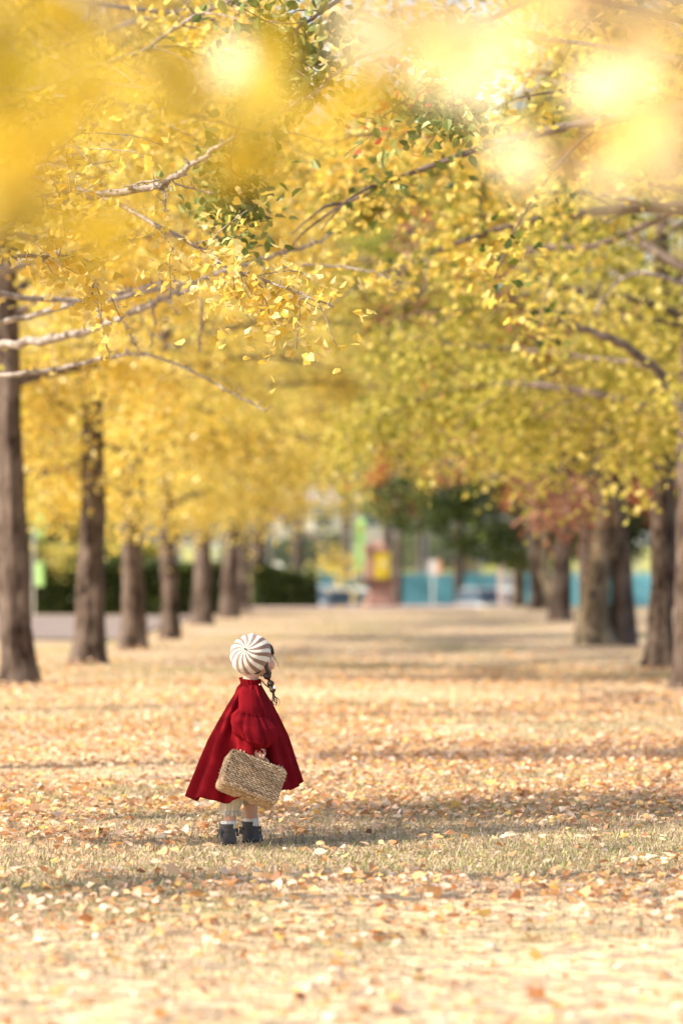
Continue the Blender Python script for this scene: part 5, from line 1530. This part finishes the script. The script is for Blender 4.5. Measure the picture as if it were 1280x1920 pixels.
# core
s = np.linspace(0, PT, 73)[:-1]
def outline(y, ins):
    P, _, _ = perim(s, ins)
    return np.stack([P[:, 0], np.full(len(s), y), P[:, 1]], -1)
y0, y1 = -BT_/2, BT_/2
LID = y0+0.026
V, F = loft_vf([outline(y0+.004, .010), outline(y0+.010, .004), outline(LID-.003, .004), outline(LID-.003, .012), outline(LID+.003, .012), outline(LID+.003, .005), outline(y1-.010, .005), outline(y1-.004, .012)], True, True, True)
MB().add(V, F).build('lining', M['rush_dark'], case, True)
STR = [(0.43, 0.295, 0.17), (0.47, 0.33, 0.195), (0.51, 0.37, 0.23), (0.36, 0.24, 0.135), (0.45, 0.31, 0.175), (0.54, 0.40, 0.255)]
rw_ = np.random.default_rng(4)
def lump(mb, c, a, b, nn, la, lb, lh, col):
    """one visible bump of a twisted cord: a = along, b = across, nn = out"""
    t = np.array([-1, -0.62, 0, 0.62, 1.0]); wd = np.array([0.25, 0.85, 1, 0.85, 0.25]); hg_ = np.array([0.0, 0.75, 1, 0.75, 0.0])
    rows = []
    for i in range(5):
        for f, q in ((-1, 0), (-0.55, 0.8), (0.55, 0.8), (1, 0)):
            rows.append(c+a*la*t[i]*0.5+b*lb*0.5*f*wd[i]+nn*lh*hg_[i]*q)
    i = np.arange(4)[:, None]*4; j = np.arange(3)[None]
    F = np.stack([i+j, i+j+1, i+5+j, i+4+j], -1).reshape(-1, 4)
    mb.add(np.array(rows), F, 0, np.array(col))
def weave_face(name, y, sign):
    mb = MB()
    rh, lw = 0.0094, 0.0250
    a_, b2 = BW/2-0.006, BH/2-0.006
    nr = int(2*b2/rh)
    for r_ in range(nr):
        z = -b2+(r_+0.5)*2*b2/nr
        off = (r_ % 2)*lw*0.5+rw_.normal()*0.002
        x = -a_+off-lw
        while x < a_+lw:
            xc = x+rw_.normal()*0.0008; zc = z+rw_.normal()*0.0006
            ex = max(abs(xc)-(BW/2-RC), 0); ez = max(abs(zc)-(BH/2-RC), 0)
            if math.hypot(ex, ez) < RC-0.004 and abs(xc) < a_:
                sk = 0.06
                a = np.array([math.cos(sk), 0, -math.sin(sk)]); b = np.array([math.sin(sk), 0, math.cos(sk)])
                bulge = 0.003*(1-(xc/a_)**2)*(1-(zc/b2)**2)
                c = np.array([xc, y+sign*(0.002+bulge), zc])
                lump(mb, c, a, b, np.array([0, sign, 0.]), lw*1.05, rh*1.02, 0.0040+rw_.uniform(0, .0008), pick(STR, 1, rw_, 0.1)[0])
            x += lw
    # the sheet behind the cords
    o = mb.build(name, M['rush'], case, False, True); o['kind'] = 'stuff'
    return o
def weave_side(name, ya, yb, rows_n):
    mb = MB()
    lw = 0.0165
    ns = int(PT/lw)
    for r_ in range(rows_n):
        y = ya+(r_+0.5)*(yb-ya)/rows_n
        sc = (np.arange(ns)+0.5*(r_ % 2))*PT/ns
        P, N_, _ = perim(sc, 0.003)
        for k in range(ns):
            nn = np.array([N_[k, 0], 0, N_[k, 1]])
            tg = np.array([N_[k, 1], 0, -N_[k, 0]])
            sk = 0.25
            a = tg*math.cos(sk)+np.array([0, math.sin(sk), 0]); b = np.cross(a, nn)
            c = np.array([P[k, 0], y, P[k, 1]])+rw_.normal(size=3)*0.0006
            lump(mb, c, a, b, nn, lw*1.1, (yb-ya)/rows_n*1.2, 0.0046+rw_.uniform(0, .0012), pick(STR, 1, rw_, 0.1)[0])
    o = mb.build(name, M['rush'], case, False, True); o['kind'] = 'stuff'
    return o
weave_face('lid_face', y0, -1)
weave_face('back_face', y1, 1)
weave_side('lid_rim', y0+.001, LID-.004, 3)
weave_side('case_wall', LID+.005, y1-.001, 9)
# rounded border cord of the lid and of the back
for yy in (y0+.002, y1-.002):
    mb = MB(); ns = 58
    P, N_, _ = perim((np.arange(ns)+0.5)*PT/ns, 0.006)
    sg = -1 if yy < 0 else 1
    for k in range(ns):
        nn = np.array([N_[k, 0]*0.7, sg*0.7, N_[k, 1]*0.7]); tg = np.array([N_[k, 1], 0, -N_[k, 0]])
        a = tg*0.9+np.array([N_[k, 0], -sg, N_[k, 1]])*0.25; a /= np.linalg.norm(a)
        b = np.cross(a, nn)
        lump(mb, np.array([P[k, 0], yy, P[k, 1]]), a, b, nn, 0.017, 0.011, 0.0055, pick(STR, 1, rw_, 0.1)[0])
    o = mb.build('border', M['rush'], case, False, True); o['kind'] = 'stuff'
# handle: wrapped arch on the top
hy = hg[1]
P = smooth_path([(-.052, hy, BH/2-.004), (-.046, hy, BH/2+.014), (-.026, hy, BH/2+.0235), (0, hy, BH/2+.0245), (.026, hy, BH/2+.0235), (.046, hy, BH/2+.014), (.052, hy, BH/2-.004)], 60)
wr = 1+0.10*np.cos(np.arange(60)[:, None]*1.6+np.arange(10)[None]*2*PI/10)
V, F = tube_vf(P, 0.0068, 10, True, wr)
MB().add(V, F, 0, np.array(STR[1])).build('handle', M['rush'], case, True, True)
for xx in (-.100, -.082, .100, .116):                                  # cord loops that hinge the lid
    t = np.linspace(0, PI, 9)
    P = np.stack([np.full(9, xx)+0.002*np.cos(t), y0+.004+0.012*(1-np.cos(t)), BH/2-.002+0.014*np.sin(t)], -1)
    V, F = tube_vf(P, 0.0022, 6); MB().add(V, F, 0, np.array(STR[5])).build('loop', M['rush'], case, True, True)
